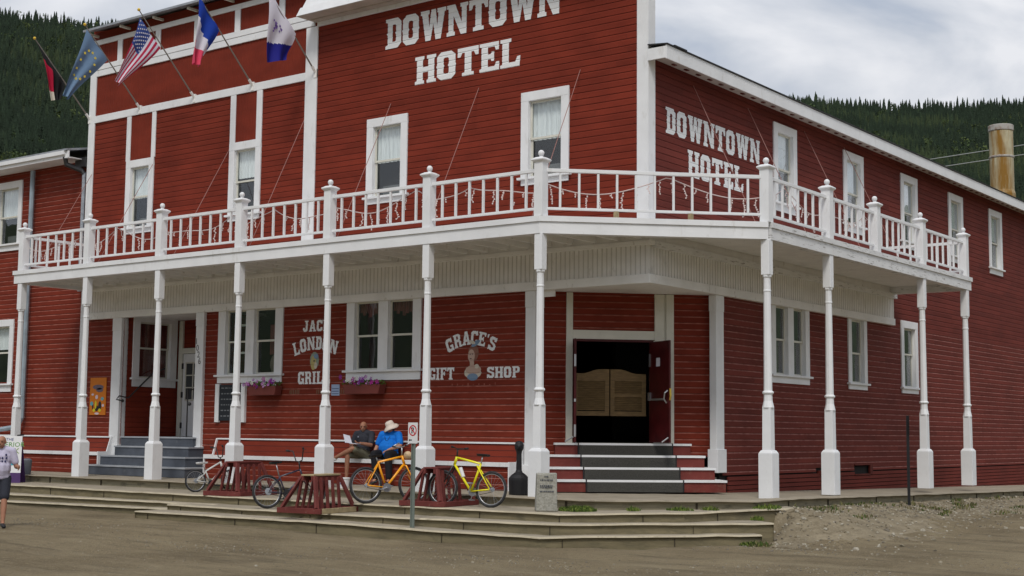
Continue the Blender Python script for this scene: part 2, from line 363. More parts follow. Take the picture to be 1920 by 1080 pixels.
# ---------------------------------------------------------------- lettering
G = {
'D': (9.4, [(0,14),(7,14),(9,12),(9,2),(7,0),(0,0),(0,1.4),(1.2,1.9),(1.2,6.3),(.6,7),(1.2,7.7),(1.2,12.1),(0,12.6)], [(4,3),(5.5,3),(6,3.6),(6,6.3),(5.5,7),(6,7.7),(6,10.4),(5.5,11),(4,11)]),
'O': (9.6, [(2,0),(7,0),(9,2),(9,6.2),(9.4,7),(9,7.8),(9,12),(7,14),(2,14),(0,12),(0,7.8),(-.4,7),(0,6.2),(0,2)], [(3.2,3.6),(3.8,3),(5.2,3),(5.8,3.6),(5.8,6.2),(5.3,7),(5.8,7.8),(5.8,10.4),(5.2,11),(3.8,11),(3.2,10.4),(3.2,7.8),(3.7,7),(3.2,6.2)]),
'W': (14, [(0,14),(4.8,14),(4.8,12.2),(4.2,12),(4.8,6),(5.9,14),(8.3,14),(9.2,6),(9.8,12),(9.2,12.2),(9.2,14),(14,14),(14,12.2),(13.2,12),(11.2,0),(8.4,0),(7,7.5),(5.6,0),(2.8,0),(.8,12),(0,12.2)]),
'N': (11.4, [(0,14),(4.4,14),(8,5.5),(8,12.2),(7.2,12.4),(7.2,14),(11.4,14),(11.4,12.4),(10.6,12.2),(10.6,0),(7.6,0),(3.6,8.8),(3.6,1.8),(4.4,1.6),(4.4,0),(0,0),(0,1.6),(.9,1.8),(.9,12.2),(0,12.4)]),
'T': (10, [(0,14),(10,14),(10,9.6),(8.6,9.6),(7.8,11.6),(6.6,11.6),(6.6,1.8),(7.8,1.6),(7.8,0),(2.2,0),(2.2,1.6),(3.4,1.8),(3.4,11.6),(2.2,11.6),(1.4,9.6),(0,9.6)]),
'H': (10.5, [(0,14),(4.6,14),(4.6,12.4),(3.9,12.2),(3.9,8.4),(6.6,8.4),(6.6,12.2),(5.9,12.4),(5.9,14),(10.5,14),(10.5,12.4),(9.6,12.2),(9.6,1.8),(10.5,1.6),(10.5,0),(5.9,0),(5.9,1.6),(6.6,1.8),(6.6,5.8),(3.9,5.8),(3.9,1.8),(4.6,1.6),(4.6,0),(0,0),(0,1.6),(.9,1.8),(.9,12.2),(0,12.4)]),
'E': (9.2, [(0,14),(9,14),(9,10),(7.6,10),(7,11.8),(3.9,11.8),(3.9,8.3),(5.2,8.3),(5.6,9.4),(6.8,9.4),(6.8,4.8),(5.6,4.8),(5.2,5.9),(3.9,5.9),(3.9,2.2),(7,2.2),(7.8,4.2),(9.2,4.2),(9.2,0),(0,0),(0,1.6),(.9,1.8),(.9,12.2),(0,12.4)]),
'L': (9.2, [(0,14),(5,14),(5,12.4),(3.9,12.2),(3.9,2.4),(6.8,2.4),(7.8,4.8),(9.2,5),(8.8,0),(0,0),(0,1.6),(.9,1.8),(.9,12.2),(0,12.4)]),
'J': (8, [(2.6,14),(8,14),(8,12.4),(7,12.2),(7,2.5),(5,0),(1.6,0),(0,2),(0,5),(2.6,5),(2.6,3),(4,3),(4,12.2),(2.6,12.4)]),
'A': (10.6, [(3.8,14),(7,14),(9.6,1.8),(10.6,1.6),(10.6,0),(6,0),(6,1.6),(6.8,1.8),(6.5,3.4),(4.2,3.4),(3.9,1.8),(4.7,1.6),(4.7,0),(0,0),(0,1.6),(1,1.8)], [(4.7,5.8),(6.1,5.8),(5.4,9.8)]),
'C': (8.6, [(2,0),(6.6,0),(8.6,2),(8.6,5),(6,5),(5.4,3),(3.6,3),(3,4),(3,10),(3.6,11),(5.4,11),(6,9.4),(8.6,9.4),(8.6,14),(7.4,14),(7,13.2),(6.2,14),(2,14),(0,12),(0,2)]),
'K': (10.4, [(0,14),(4.6,14),(4.6,12.4),(3.9,12.2),(3.9,8.6),(6,12.2),(5.4,12.4),(5.4,14),(10,14),(10,12.4),(9,12.2),(6.4,7.6),(9.4,1.8),(10.4,1.6),(10.4,0),(5.6,0),(5.6,1.6),(6.2,1.8),(4.6,5),(3.9,4),(3.9,1.8),(4.6,1.6),(4.6,0),(0,0),(0,1.6),(.9,1.8),(.9,12.2),(0,12.4)]),
'G': (8.8, [(2,0),(6.2,0),(6.8,1),(7.6,0),(8.8,0),(8.8,6.6),(4.8,6.6),(4.8,4.8),(6,4.8),(6,3.4),(5.4,3),(3.6,3),(3,4),(3,10),(3.6,11),(5.4,11),(6,9.4),(8.6,9.4),(8.6,14),(7.4,14),(7,13.2),(6.2,14),(2,14),(0,12),(0,2)]),
'R': (10, [(0,14),(7,14),(9,12.4),(9,8.6),(7.6,7.2),(9,5.6),(9,1.8),(10,1.6),(10,0),(6.2,0),(6.2,5),(5.6,5.8),(3.9,5.8),(3.9,1.8),(4.6,1.6),(4.6,0),(0,0),(0,1.6),(.9,1.8),(.9,12.2),(0,12.4)], [(3.9,8.4),(5.6,8.4),(6.1,9),(6.1,11.2),(5.6,11.8),(3.9,11.8)]),
'I': (5, [(0,14),(5,14),(5,12.4),(4,12.2),(4,1.8),(5,1.6),(5,0),(0,0),(0,1.6),(1,1.8),(1,12.2),(0,12.4)]),
'F': (9, [(0,14),(9,14),(9,10),(7.6,10),(7,11.8),(3.9,11.8),(3.9,8.3),(5.2,8.3),(5.6,9.4),(6.8,9.4),(6.8,4.8),(5.6,4.8),(5.2,5.9),(3.9,5.9),(3.9,1.8),(4.8,1.6),(4.8,0),(0,0),(0,1.6),(.9,1.8),(.9,12.2),(0,12.4)]),
'S': (9, [(0,4.6),(2.8,4.6),(3.4,3),(5.6,3),(6,3.6),(6,5),(5.4,5.8),(1.6,7.2),(0,9),(0,12),(2,14),(6,14),(6.6,13),(7.2,14),(8.6,14),(8.6,9.6),(6,9.6),(5.4,11),(3.4,11),(3,10.4),(3,9.6),(3.6,9),(7.6,7.4),(9,5.6),(9,2),(7,0),(2.8,0),(2,1),(1.2,0),(0,0)]),
'P': (9, [(0,14),(7,14),(9,12.2),(9,7.8),(7,6),(3.9,6),(3.9,1.8),(4.8,1.6),(4.8,0),(0,0),(0,1.6),(.9,1.8),(.9,12.2),(0,12.4)], [(3.9,8.4),(5.6,8.4),(6.1,9),(6.1,11.2),(5.6,11.8),(3.9,11.8)]),
"'": (2.4, [(0,14),(2.4,14),(1.8,10.4),(.6,10.4)]),
}
def put_polys(mb, polys, F, off=.006, e=EXPO, depth=.0135, ph=0., mi=0, onlap=True):
    """polys: list of [outer, hole...] in wall (u,v); laid on the laps of the siding"""
    P, u, n = F
    for loops in polys:
        b = bmesh.new(); vv = [Vector((p[0], p[1], 0)) for lp in loops for p in lp]
        bv = [b.verts.new(q) for q in vv]
        for t in tessellate_polygon([[Vector((p[0], p[1], 0)) for p in lp] for lp in loops]):
            try: b.faces.new([bv[i] for i in t])
            except ValueError: pass
        if onlap:
            lo = min(q.y for q in vv); hi = max(q.y for q in vv)
            for k in range(int((lo - ph) / e) - 1, int((hi - ph) / e) + 2):
                for fr in (0, .05, .80):
                    q = ph + (k + fr) * e
                    if lo < q < hi: bmesh.ops.bisect_plane(b, geom=b.verts[:] + b.edges[:] + b.faces[:], plane_co=(0, q, 0), plane_no=(0, 1, 0), dist=1e-6)
        b.verts.index_update()
        vs_ = [P + u * w.co.x + Z3 * w.co.y + n * (off + (lap(w.co.y, e, depth, ph) if onlap else 0)) for w in b.verts]
        mb.raw(vs_, [tuple(w.index for w in f.verts) for f in b.faces], mi); b.free()
def word(mb, txt, F, u0, u1, v0, v1, arc=0.0, gap=1.0, **kw):
    tot = sum(G[c][0] for c in txt) + gap * (len(txt) - 1); sx_ = (u1 - u0) / tot; sy_ = (v1 - v0) / 14; x = 0; polys = []
    for c in txt:
        w = G[c][0]; cx = u0 + (x + w / 2) * sx_; t = 2 * (cx - (u0 + u1) / 2) / (u1 - u0)
        dz = -arc * t * t; an = -math.atan(2 * arc * t * 2 / (u1 - u0)) * .8
        lp = []
        for loop in G[c][1:]:
            o = []
            for (a, b_) in loop:
                lx = (a - w / 2) * sx_; ly = (b_ - 7) * sy_; o.append((cx + lx * math.cos(an) - ly * math.sin(an), (v0 + v1) / 2 + dz + lx * math.sin(an) + ly * math.cos(an)))
            lp.append(o)
        polys.append(lp); x += w + gap
    put_polys(mb, polys, F, **kw)
def blob(cx, cy, rx, ry, n=16, ang=0): return [[(cx + rx * math.cos(2 * math.pi * i / n) * math.cos(ang) - ry * math.sin(2 * math.pi * i / n) * math.sin(ang), cy + rx * math.cos(2 * math.pi * i / n) * math.sin(ang) + ry * math.sin(2 * math.pi * i / n) * math.cos(ang)) for i in range(n)]]
def font_mesh(mb, txt, F, cu, cv, size, off=.006, mi=0, sx=1.0):
    cu_ = bpy.data.curves.new('txt', 'FONT'); cu_.body = txt; cu_.size = size; cu_.align_x = 'CENTER'; cu_.align_y = 'CENTER'; cu_.resolution_u = 2
    ob = bpy.data.objects.new('txt', cu_); COL.objects.link(ob); dg = bpy.context.evaluated_depsgraph_get(); me = bpy.data.meshes.new_from_object(ob.evaluated_get(dg))
    P, u, n = F
    mb.raw([P + u * (cu + q.co.x * sx) + Z3 * (cv + q.co.y) + n * off for q in me.vertices], [tuple(p.vertices) for p in me.polygons], mi)
    bpy.data.objects.remove(ob); bpy.data.curves.remove(cu_); bpy.data.meshes.remove(me)

# ================================================================ GROUND
def cl(a, lo, hi): return np.clip(a, lo, hi)
def sm(a): a = cl(a, 0, 1); return a * a * (3 - 2 * a)
def zsw(x, y): return -.13 - .0155 * cl(y - 1, 0, 25)
def fnoise(x, y, s, seed):
    """cheap smooth value noise"""
    r = np.random.default_rng(seed).random((256, 256)); X = x / s; Y = y / s; i = np.floor(X).astype(int); j = np.floor(Y).astype(int)
    fx = X - i; fy = Y - j; fx = fx * fx * (3 - 2 * fx); fy = fy * fy * (3 - 2 * fy); i &= 255; j &= 255; i2 = (i + 1) & 255; j2 = (j + 1) & 255
    return (r[i, j] * (1 - fx) + r[i2, j] * fx) * (1 - fy) + (r[i, j2] * (1 - fx) + r[i2, j2] * fx) * fy - .5
def gz(x, y):
    x = np.asarray(x, float); y = np.asarray(y, float)
    z = -.815 + .0085 * cl(-x - 1, 0, 14)
    z = z + .02 * cl(y + 4, 0, 11) * sm((x - 1) / 3)
    z = z + .05 * fnoise(x, y, 3.1, 1) + .032 * fnoise(x * .35, y, .6, 2) + .02 * fnoise(x, y, .37, 3) + .018 * fnoise(x * .2, y, .42, 8) * sm((-y - 6) / 2)
    t = sm((5.3 + .8 * fnoise(y, x * 0, 3, 9) - x) / 2.6) * sm((y + 1.9) / 1.9)
    zb = zsw(x, y) - .17 + .16 * fnoise(x, y, 1.1, 5) * sm((x - 2.7) / .8) + .07 * fnoise(x, y, .35, 6)
    z = z * (1 - t) + zb * t
    yb = np.interp(x, [-40, -8.4, -8.3, -3.5, .85], [-4.5, -4.6, -5.5, -5.3, -4.8])
    ins = ((y > yb + .28) & (x < .9)) | ((y > -4.5) & (x - y < 5.3) & (x < 3.25) & (y < -.4)) | ((x < 2.4) & (y > -4))
    z = np.where(ins, np.minimum(z, -.95), z)
    return z
def axis(lo, hi, st, far):
    a = list(np.arange(lo, hi + 1e-6, st)); s_ = st; q = a[-1]
    while q < far: s_ *= 1.35; q += s_; a.append(q)
    s_ = st; q = a[0]; pre = []
    while q > -far: s_ *= 1.35; q -= s_; pre.append(q)
    return np.array(pre[::-1] + a)
def grid_obj(name, X, Y, Z, m, smooth=True):
    nx, ny = X.shape; v = np.stack([X, Y, Z], -1).reshape(-1, 3); idx = np.arange(nx * ny).reshape(nx, ny)
    f = np.stack([idx[:-1, :-1], idx[1:, :-1], idx[1:, 1:], idx[:-1, 1:]], -1).reshape(-1, 4)
    return np_mesh(name, v, f, m, smooth)
def np_mesh(name, v, f, m, smooth=False, mi=None):
    me = bpy.data.meshes.new(name); k = f.shape[1]; me.vertices.add(len(v)); me.vertices.foreach_set('co', v.astype(np.float32).ravel())
    me.loops.add(f.size); me.loops.foreach_set('vertex_index', f.astype(np.int32).ravel()); me.polygons.add(len(f))
    me.polygons.foreach_set('loop_start', np.arange(0, f.size, k, dtype=np.int32)); me.polygons.foreach_set('loop_total', np.full(len(f), k, np.int32))
    for q in (m if isinstance(m, list) else [m]): me.materials.append(q)
    if mi is not None: me.polygons.foreach_set('material_index', mi.astype(np.int32))
    me.polygons.foreach_set('use_smooth', np.full(len(f), smooth)); me.update(calc_edges=True); me.validate()
    o = bpy.data.objects.new(name, me); COL.objects.link(o); return o
def ground_mat():
    m = mat('gravel_road', (.2, .16, .1), .95, col2=(.22, .168, .095), scale=.5, stretch=(1, 1, 1), detail=8, lo=.35, hi=.68)
    t = m.node_tree; b = t.nodes['Principled BSDF']; b.inputs['Base Color'].links[0].from_node.color_ramp.elements[1].color = (.36, .285, .17, 1)
    weather(m, (.43, .345, .21), 30, .53, .68, (1, 1, 1), .75)
    weather(m, (.105, .083, .052), 11, .55, .70, (1, 1.2, 1), .7); weather(m, (.13, .105, .07), 62, .54, .64, (1, 1, 1), .6); weather(m, (.46, .38, .25), 48, .60, .68, (1, 1, 1), .6); weather(m, (.40, .33, .20), 7, .56, .70, (.8, 1.5, 1), .6)
    weather(m, (.115, .09, .055), 1.6, .52, .70, (.35, 1.5, 1), .6)       # damp, tracked streaks along the street
    weather(m, (.42, .345, .22), 1.3, .50, .70, (.35, 1.4, 1), .6)
    weather(m, (.12, .10, .075), 75, .60, .70, (1, 1, 1), .6)
    c = t.nodes.new('ShaderNodeTexCoord'); n = t.nodes.new('ShaderNodeTexNoise'); n.inputs['Scale'].default_value = 26; n.inputs['Detail'].default_value = 9; n.inputs['Roughness'].default_value = .75
    bp = t.nodes.new('ShaderNodeBump'); bp.inputs['Strength'].default_value = 1.0; bp.inputs['Distance'].default_value = .11
    t.links.new(c.outputs['Object'], n.inputs['Vector']); t.links.new(n.outputs['Fac'], bp.inputs['Height']); t.links.new(bp.outputs[0], b.inputs['Normal'])
    return m
M['road'] = ground_mat()
ax_ = axis(-24, 16, .16, 1500); ay_ = axis(-20, 24, .16, 1500)
GX, GY = np.meshgrid(ax_, ay_, indexing='ij'); GZ = gz(GX, GY)
M['bank'] = weather(weather(mat('gravel_bank', (.235, .195, .13), .95, col2=(.155, .125, .08), scale=2.2, bump=1.0, bscale=22), (.33, .29, .215), 26, .57, .68, (1, 1, 1), .7), (.10, .08, .05), 9, .50, .66, (1, 1, 1), .6)
gobj = tag(grid_obj('ground', GX, GY, GZ, M['road']), kind='structure'); gobj.data.materials.append(M['bank'])
xc = (GX[:-1, :-1] + GX[1:, 1:]) / 2; yc = (GY[:-1, :-1] + GY[1:, 1:]) / 2
bk = ((sm((5.6 + 1.1 * fnoise(yc, xc * 0, 2, 9) - xc) / 2.6) * sm((yc + 3.2) / 1.6) + .5 * fnoise(xc, yc, .3, 41) + .3 * fnoise(xc, yc, .9, 42)) > .3) & (xc > 2) & (xc < 6.2) & (yc > -3.2) & (yc < 40)
gobj.data.polygons.foreach_set('material_index', bk.astype(np.int32).ravel())

def terrace(name, front, back, zf, lipw=.10, lipmat='lip', topmat='concrete', rmat='riser', depth=.6, jit=.018, seed=0, lap_=0.035, joints=False):
    """front/back: matching (x,y,z) paths"""
    rg = random.Random(seed); F = []; B = []
    for (a, b), (c, d) in zip(zip(front, front[1:]), zip(back, back[1:])):
        a, b, c, d = map(Vector, (a, b, c, d)); n = max(1, min(60, int((b - a).length / .35)))
        for k in range(n): F.append(a.lerp(b, k / n)); B.append(c.lerp(d, k / n))
    F.append(Vector(front[-1])); B.append(Vector(back[-1])); mb = MB()
    nn = len(F); Nn = []
    for k in range(nn):
        d = F[min(k + 1, nn - 1)] - F[max(k - 1, 0)]; Nn.append(Vector((d.y, -d.x, 0)).normalized())
    J = [rg.uniform(-jit, jit) for _ in range(nn)]; JZ = [rg.uniform(-jit * .35, jit * .35) for _ in range(nn)]
    F = [F[k] + Nn[k] * J[k] + Z3 * JZ[k] for k in range(nn)]
    I = [F[k] - Nn[k] * (lipw + rg.uniform(-.02, .03)) + Z3 * .002 for k in range(nn)]
    E_ = [F[k] + Nn[k] * .0 - Z3 * .022 + Nn[k] * .012 for k in range(nn)]
    Dn = [F[k] - Z3 * .05 - Nn[k] * lap_ for k in range(nn)]
    Bt = [F[k] - Z3 * depth - Nn[k] * lap_ for k in range(nn)]
    for k in range(nn - 1):
        mb.face([I[k], I[k + 1], B[k + 1], B[k]], 0); mb.face([F[k], F[k + 1], I[k + 1], I[k]], 1); mb.face([E_[k], E_[k + 1], F[k + 1], F[k]], 1)
        mb.face([Dn[k], Dn[k + 1], E_[k + 1], E_[k]], 2); mb.face([Bt[k], Bt[k + 1], Dn[k + 1], Dn[k]], 2)
    for k in (0, nn - 1):
        mb.face([F[k], B[k], B[k] - Z3 * depth, Bt[k]], 2)
    if joints:
        acc = 0; nxt = rg.uniform(.4, 1.2)
        for k in range(nn - 1):
            acc += (F[k + 1] - F[k]).length
            if acc > nxt:
                acc = 0; nxt = rg.uniform(1.0, 2.6); d = (F[k + 1] - F[k]).normalized(); c = F[k] - Nn[k] * (lap_ - .004); w = rg.uniform(.015, .05) if lap_ > .05 else rg.uniform(.008, .018)
                mb.prism([c - Z3 * .05, c + d * w - Z3 * .05, c + d * w - Z3 * .3, c - Z3 * .3], Nn[k] * .012, 3)
    o = mb.build(name, [topmat, lipmat, rmat, flat('joint_dark', (.055, .045, .03), .95)]); tag(o, kind='structure'); return o
P3 = lambda l, z=None: [(p[0], p[1], p[2] if len(p) > 2 else z) for p in l]
ZS = lambda pts: [(x, y, float(zsw(x, y))) for x, y in pts]
terrace('sidewalk', ZS([(-40, -2.35), (-9, -2.5), (.45, -2.56), (2.6, -.42), (2.62, 1), (2.62, 12), (2.65, 26)]),
        ZS([(-40, 1), (-9, 1), (-3, 3), (-1, 5), (-.7, 8), (-.5, 13), (-.5, 26)]), None, lipw=.16, lipmat='concrete', rmat='timber', depth=.45, seed=1, lap_=.09, joints=True)
terrace('concrete_steps', P3([(-40, -3.6, -.31), (-16, -3.75, -.31), (-9, -3.85, -.32), (.6, -3.9, -.315), (2.25, -2.45, -.29), (3.15, .2, -.26)]),
        P3([(-40, -2.2, -.31), (-16, -2.2, -.31), (-9, -2.2, -.31), (.2, -2.2, -.31), (2.3, -.3, -.29), (2.5, .9, -.27)]), None, seed=2, joints=True)
terrace('concrete_steps', P3([(-40, -4.15, -.50), (-15, -4.18, -.504), (-7.9, -4.2, -.478)]), P3([(-40, -3.3, -.50), (-15, -3.3, -.504), (-7.9, -3.3, -.478)]), None, seed=3)
terrace('concrete_steps', P3([(-8.7, -4.78, -.482), (-3.5, -4.72, -.476), (.73, -4.36, -.464), (3.52, -1.6, -.441)]), P3([(-8.7, -3.4, -.482), (-3.5, -3.4, -.476), (.3, -3.4, -.464), (2.9, -1.1, -.441)]), None, seed=4, joints=True)
terrace('concrete_steps', P3([(-40, -4.52, -.65), (-15, -4.58, -.648), (-7.6, -4.62, -.575)]), P3([(-40, -3.6, -.65), (-15, -3.6, -.648), (-7.6, -3.7, -.575)]), None, seed=5)
terrace('concrete_steps', P3([(-8.8, -5.5, -.594), (-3.5, -5.3, -.59), (-1.1, -5.02, -.635), (.85, -4.8, -.65), (3.55, -2.1, -.612)]), P3([(-8.8, -4.2, -.594), (-3.5, -4.2, -.59), (-1.1, -4.0, -.635), (.5, -4.0, -.65), (2.9, -1.5, -.612)]), None, seed=6, joints=True)

# ================================================================ HOTEL
hotel = thing('hotel', 'red clapboard two storey corner hotel with white trim and wraparound white balcony', 'hotel', (0, 0, 0))
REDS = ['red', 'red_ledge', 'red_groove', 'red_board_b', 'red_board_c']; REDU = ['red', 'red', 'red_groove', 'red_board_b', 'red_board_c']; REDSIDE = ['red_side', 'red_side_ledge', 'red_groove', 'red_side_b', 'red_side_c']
# openings
upF = [(-16.77, -15.59), (-12.56, -11.38), (-7.74, -6.47), (-3.19, -1.93)]
upS = [(5.6, 6.82), (9.57, 10.83), (13.44, 14.67), (17.2, 18.44), (20.88, 22.15)]
loF = [(-12.76, -10.41, 2.42, 4.2), (-8.26, -5.95, 2.42, 4.22)]
loS = [(5.38, 7.4, 2.42, 4.2), (9.7, 10.88, 2.42, 4.2), (13.25, 14.48, 2.42, 4.25)]
ins = .06
holes_f = [(a + ins, b - ins, 6.5, 8.34) for a, b in upF] + [(a + ins, b - ins, c, d - ins) for a, b, c, d in loF] + [(-16.6, -13.62, 0, 4.1)]
mb = MB()
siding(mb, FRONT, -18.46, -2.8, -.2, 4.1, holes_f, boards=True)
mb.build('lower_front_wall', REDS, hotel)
mb = MB(); siding(mb, FRONT, -18.46, -9.65, 4.9, 9.7, holes_f, boards=True); siding(mb, FRONT, -9.65, -.02, 4.9, 14.0, holes_f, boards=True)
mb.build('upper_front_wall', REDU, hotel)
mb = MB()
siding(mb, FRONT, -18.4, -9.7, 9.78, 11.1, vertical=True, e=.105, depth=.012)
siding(mb, FRONT, -18.4, -9.7, 11.25, 12.25, vertical=True, e=.105, depth=.012)
for a, b in ((-16.62, -15.72), (-12.36, -11.58)): siding(mb, (Vector((0, -.012, 0)), X3, -Y3), a, b, 8.4, 9.7, vertical=True, e=.105, depth=.012)
mb.build('board_panel', REDU, hotel)
holes_s = [(a + ins, b - ins, 6.5, 8.34) for a, b in upS] + [(a + ins, b - ins, c, d - ins) for a, b, c, d in loS] + [(7.73, 8.15, .12, .3), (10.0, 11.1, .1, .36)]
mb = MB(); siding(mb, SIDE, 3.05, 34, .2, 4.1, holes_s, boards=True); mb.build('lower_side_wall', REDSIDE, hotel)
mb = MB(); siding(mb, SIDE, .02, 12.6, 4.9, 8.72, holes_s, boards=True); siding(mb, SIDE, 12.6, 34, 4.1, 8.72, holes_s, boards=True)
mb.build('upper_side_wall', ['red_side', 'red_side', 'red_groove', 'red_side_b', 'red_side_c'], hotel)
mb = MB()                                            # skirting boards with open gaps
for i in range(9):
    z1 = .165 - i * .098; a = 3.05
    for (s0, s1) in ((3.3, 10.0), (11.1, 34)) if i < 1 else ((3.3, 34),): mb.box(-.03, .012 - .003 * (i % 2), s0, s1, z1 - .082, z1)
pieces(mb, 'skirting_board', 'red_side', hotel)
mb = MB()
mb.box(-.12, -.06, 3.0, 34, -.9, .3); mb.box(-3, -.1, 3.0, 34, -.9, -.8)
mb.build('crawl_space', 'dark', hotel)
mb = MB(); mb.box(-.02, .03, 10.0, 11.1, .33, .36); mb.box(-.02, .035, 10.95, 11.12, .1, .36); mb.box(-.05, .03, 10.0, 11.0, .08, .11)
mb.lathe([(.07, 0), (.07, .1)], (-.02, 7.95, .13), 12)
mb.build('foundation_vent', 'red_groove', hotel)

# chamfered doorway wall
mb = MB(); U0, U1 = -1.85, 2.0
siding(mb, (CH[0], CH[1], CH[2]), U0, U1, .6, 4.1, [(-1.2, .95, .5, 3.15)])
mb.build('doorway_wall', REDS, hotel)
# (CH u origin sits on the wall's centre where x+y = 0)
mb = MB()
mb.fbox(CH, -1.27, -1.13, .86, 4.07, -.05, .05); mb.fbox(CH, .66, .87, 3.06, 4.07, -.05, .05); mb.fbox(CH, .91, 1.08, .86, 4.07, -.05, .06)
mb.fbox(CH, .86, .92, 3.06, 4.07, -.05, .02); mb.fbox(CH, -1.13, .66, 3.08, 3.27, -.05, .045); mb.fbox(CH, .63, .91, .86, 3.06, -.05, .03)
pieces(mb, 'doorway_trim', 'cream', hotel, bevel=.006)
mb = MB(); mb.fbox(CH, -1.13, -1.07, .86, 3.08, -.12, .04); mb.fbox(CH, .57, .63, .86, 3.08, -.12, .04); mb.fbox(CH, -1.07, .57, 3.03, 3.08, -.12, .04)
pieces(mb, 'door_frame', 'darkred', hotel)
def door_leaf(uh, sgn, ang, extras):
    """leaf hinged at u=uh, opened outwards by ang"""
    hx = CH[0] + CH[1] * uh + CH[2] * .05; dirv = (CH[1] * (-sgn) * math.cos(ang) + CH[2] * math.sin(ang)); nv = dirv.cross(Z3)
    mb = MB(); w = .86; F = (hx, dirv, nv)
    mb.fbox(F, 0, w, .89, 3.03, -.022, .022); F = (hx, dirv, nv * (-sgn))
    d = mb.build('door', 'darkred', hotel, bevel=.004)
    extras(F, d, w); return d
def ex_r(F, d, w):
    s = 1
    mb = MB(); mb.fbox(F, .06, .62, 1.78, 1.82, -.05, -.03); mb.tube([F[0] + F[1] * a + Z3 * b + F[2] * c for a, b, c in ((w - .1, 1.72, -.03), (w - .1, 1.80, -.09), (w - .06, 1.93, -.09), (w - .05, 1.98, -.03))], .018, 6)
    mb.build('handle', 'steel', d)
    mb = MB(); mb.tube([F[0] + F[1] * a + Z3 * b + F[2] * c for a, b, c in ((w + .0, 1.78, .0), (w + .03, 1.86, -.0), (w + .015, 2.02, .0))], .022, 6); mb.build('brass_handle', 'brass', d)
    mb = MB(); mb.fbox(F, .3, .46, 2.5, 2.68, -.028, -.023); mb.build('notice', 'paper', d)
    mb = MB(); mb.fbox(F, -.02, .03, 2.5, 2.78, -.04, .04); mb.fbox(F, -.03, .06, 1.78, 1.95, -.06, .0); pieces(mb, 'hinge', 'steel', d)
    mb = MB(); mb.tube([F[0] + F[1] * (w - .02) + Z3 * 1.0 - F[2] * .03, F[0] + F[1] * (w - .08) + Z3 * .9 - F[2] * .15], .016, 6); mb.build('door_stop', 'steel', d)
def ex_l(F, d, w):
    mb = MB()
    for z in (1.0, 2.45, 1.72): mb.fbox(F, w - .02, w + .012, z, z + (.25 if z != 1.72 else .06), -.02, .02)
    pieces(mb, 'latch_plate', 'steel', d)
    mb = MB(); mb.tube([F[0] + F[1] * (w - .02) + Z3 * 1.0 + F[2] * .03, F[0] + F[1] * (w - .1) + Z3 * .9 + F[2] * .2], .016, 6); mb.build('door_stop', 'steel', d)
door_leaf(.57, 1, R(104), ex_r)
door_leaf(-1.07, -1, R(101), ex_l)
# batwing doors
for k, (a, b) in enumerate(((-1.05, -.26), (-.235, .55))):
    mb = MB(); F = CH; zt0, zt1 = 2.36, 2.455; d0, d1 = -.34, -.31
    def top(u):
        t = (u - a) / (b - a); t = t if k == 0 else 1 - t
        return zt0 + (zt1 - zt0) * float(sm(np.array((t - .25) / .5)))
    mb.fbox(F, a, a + .09, 1.45, zt0 - .02, d0, d1); mb.fbox(F, b - .09, b, 1.45, zt0 - .02, d0, d1); mb.fbox(F, a + .09, b - .09, 1.45, 1.55, d0, d1)
    us = [a + (b - a) * i / 14 for i in range(15)]
    pts = [(u, zt0 - .10 + 0) for u in us[::-1]] + [(u, top(u)) for u in us]
    for u0_, u1_ in zip(us, us[1:]):
        P, u_, n_ = F; q = [P + u_ * u0_ + Z3 * 2.2 + n_ * (d0 - .002), P + u_ * u1_ + Z3 * 2.2 + n_ * (d0 - .002), P + u_ * u1_ + Z3 * top(u1_) + n_ * (d0 - .002), P + u_ * u0_ + Z3 * top(u0_) + n_ * (d0 - .002)]
        mb.prism(q, n_ * .034)
    if k: mb.fbox(F, a + .09, b - .09, 1.86, 1.92, d0, d1 + .01)
    dd = mb.build('saloon_door', 'batwood', hotel)
    mb = MB()
    for i in range(17):
        z = 1.57 + i * .039; P, u_, n_ = F
        q = [P + u_ * (a + .09) + Z3 * z + n_ * (d1 - .002), P + u_ * (b - .09) + Z3 * z + n_ * (d1 - .002), P + u_ * (b - .09) + Z3 * (z + .036) + n_ * (d0 + .002), P + u_ * (a + .09) + Z3 * (z + .036) + n_ * (d0 + .002)]
        mb.prism(q, n_ * .005)
    mb.build('louvres', 'batwood', dd)

# columns beside the doorways
def column(x0, x1, y0, y1, zb, zt=4.07, base=.5):
    mb = MB(); mb.box(x0, x1, y0, y1, zb + base - .004, zt - .35); mb.box(x0 - .008, x1 + .008, y0 - .008, y1 + .008, zt - .35, zt)
    mb.box(x0 - .035, x1 + .035, y0 - .035, y1 + .035, zb, zb + base); mb.lathe([(.0, 0), (.0, 0)], (0, 0, -50), 3) if 0 else None
    return mb.build('column', 'white', hotel, bevel=.01)
column(-3.0, -2.74, -.06, .26, -.1); column(-.12, .05, 2.72, 3.06, .26)
column(-17.0, -16.62, -.08, .16, -.1, base=.75); column(-13.56, -13.26, -.08, .16, -.1, base=.75)

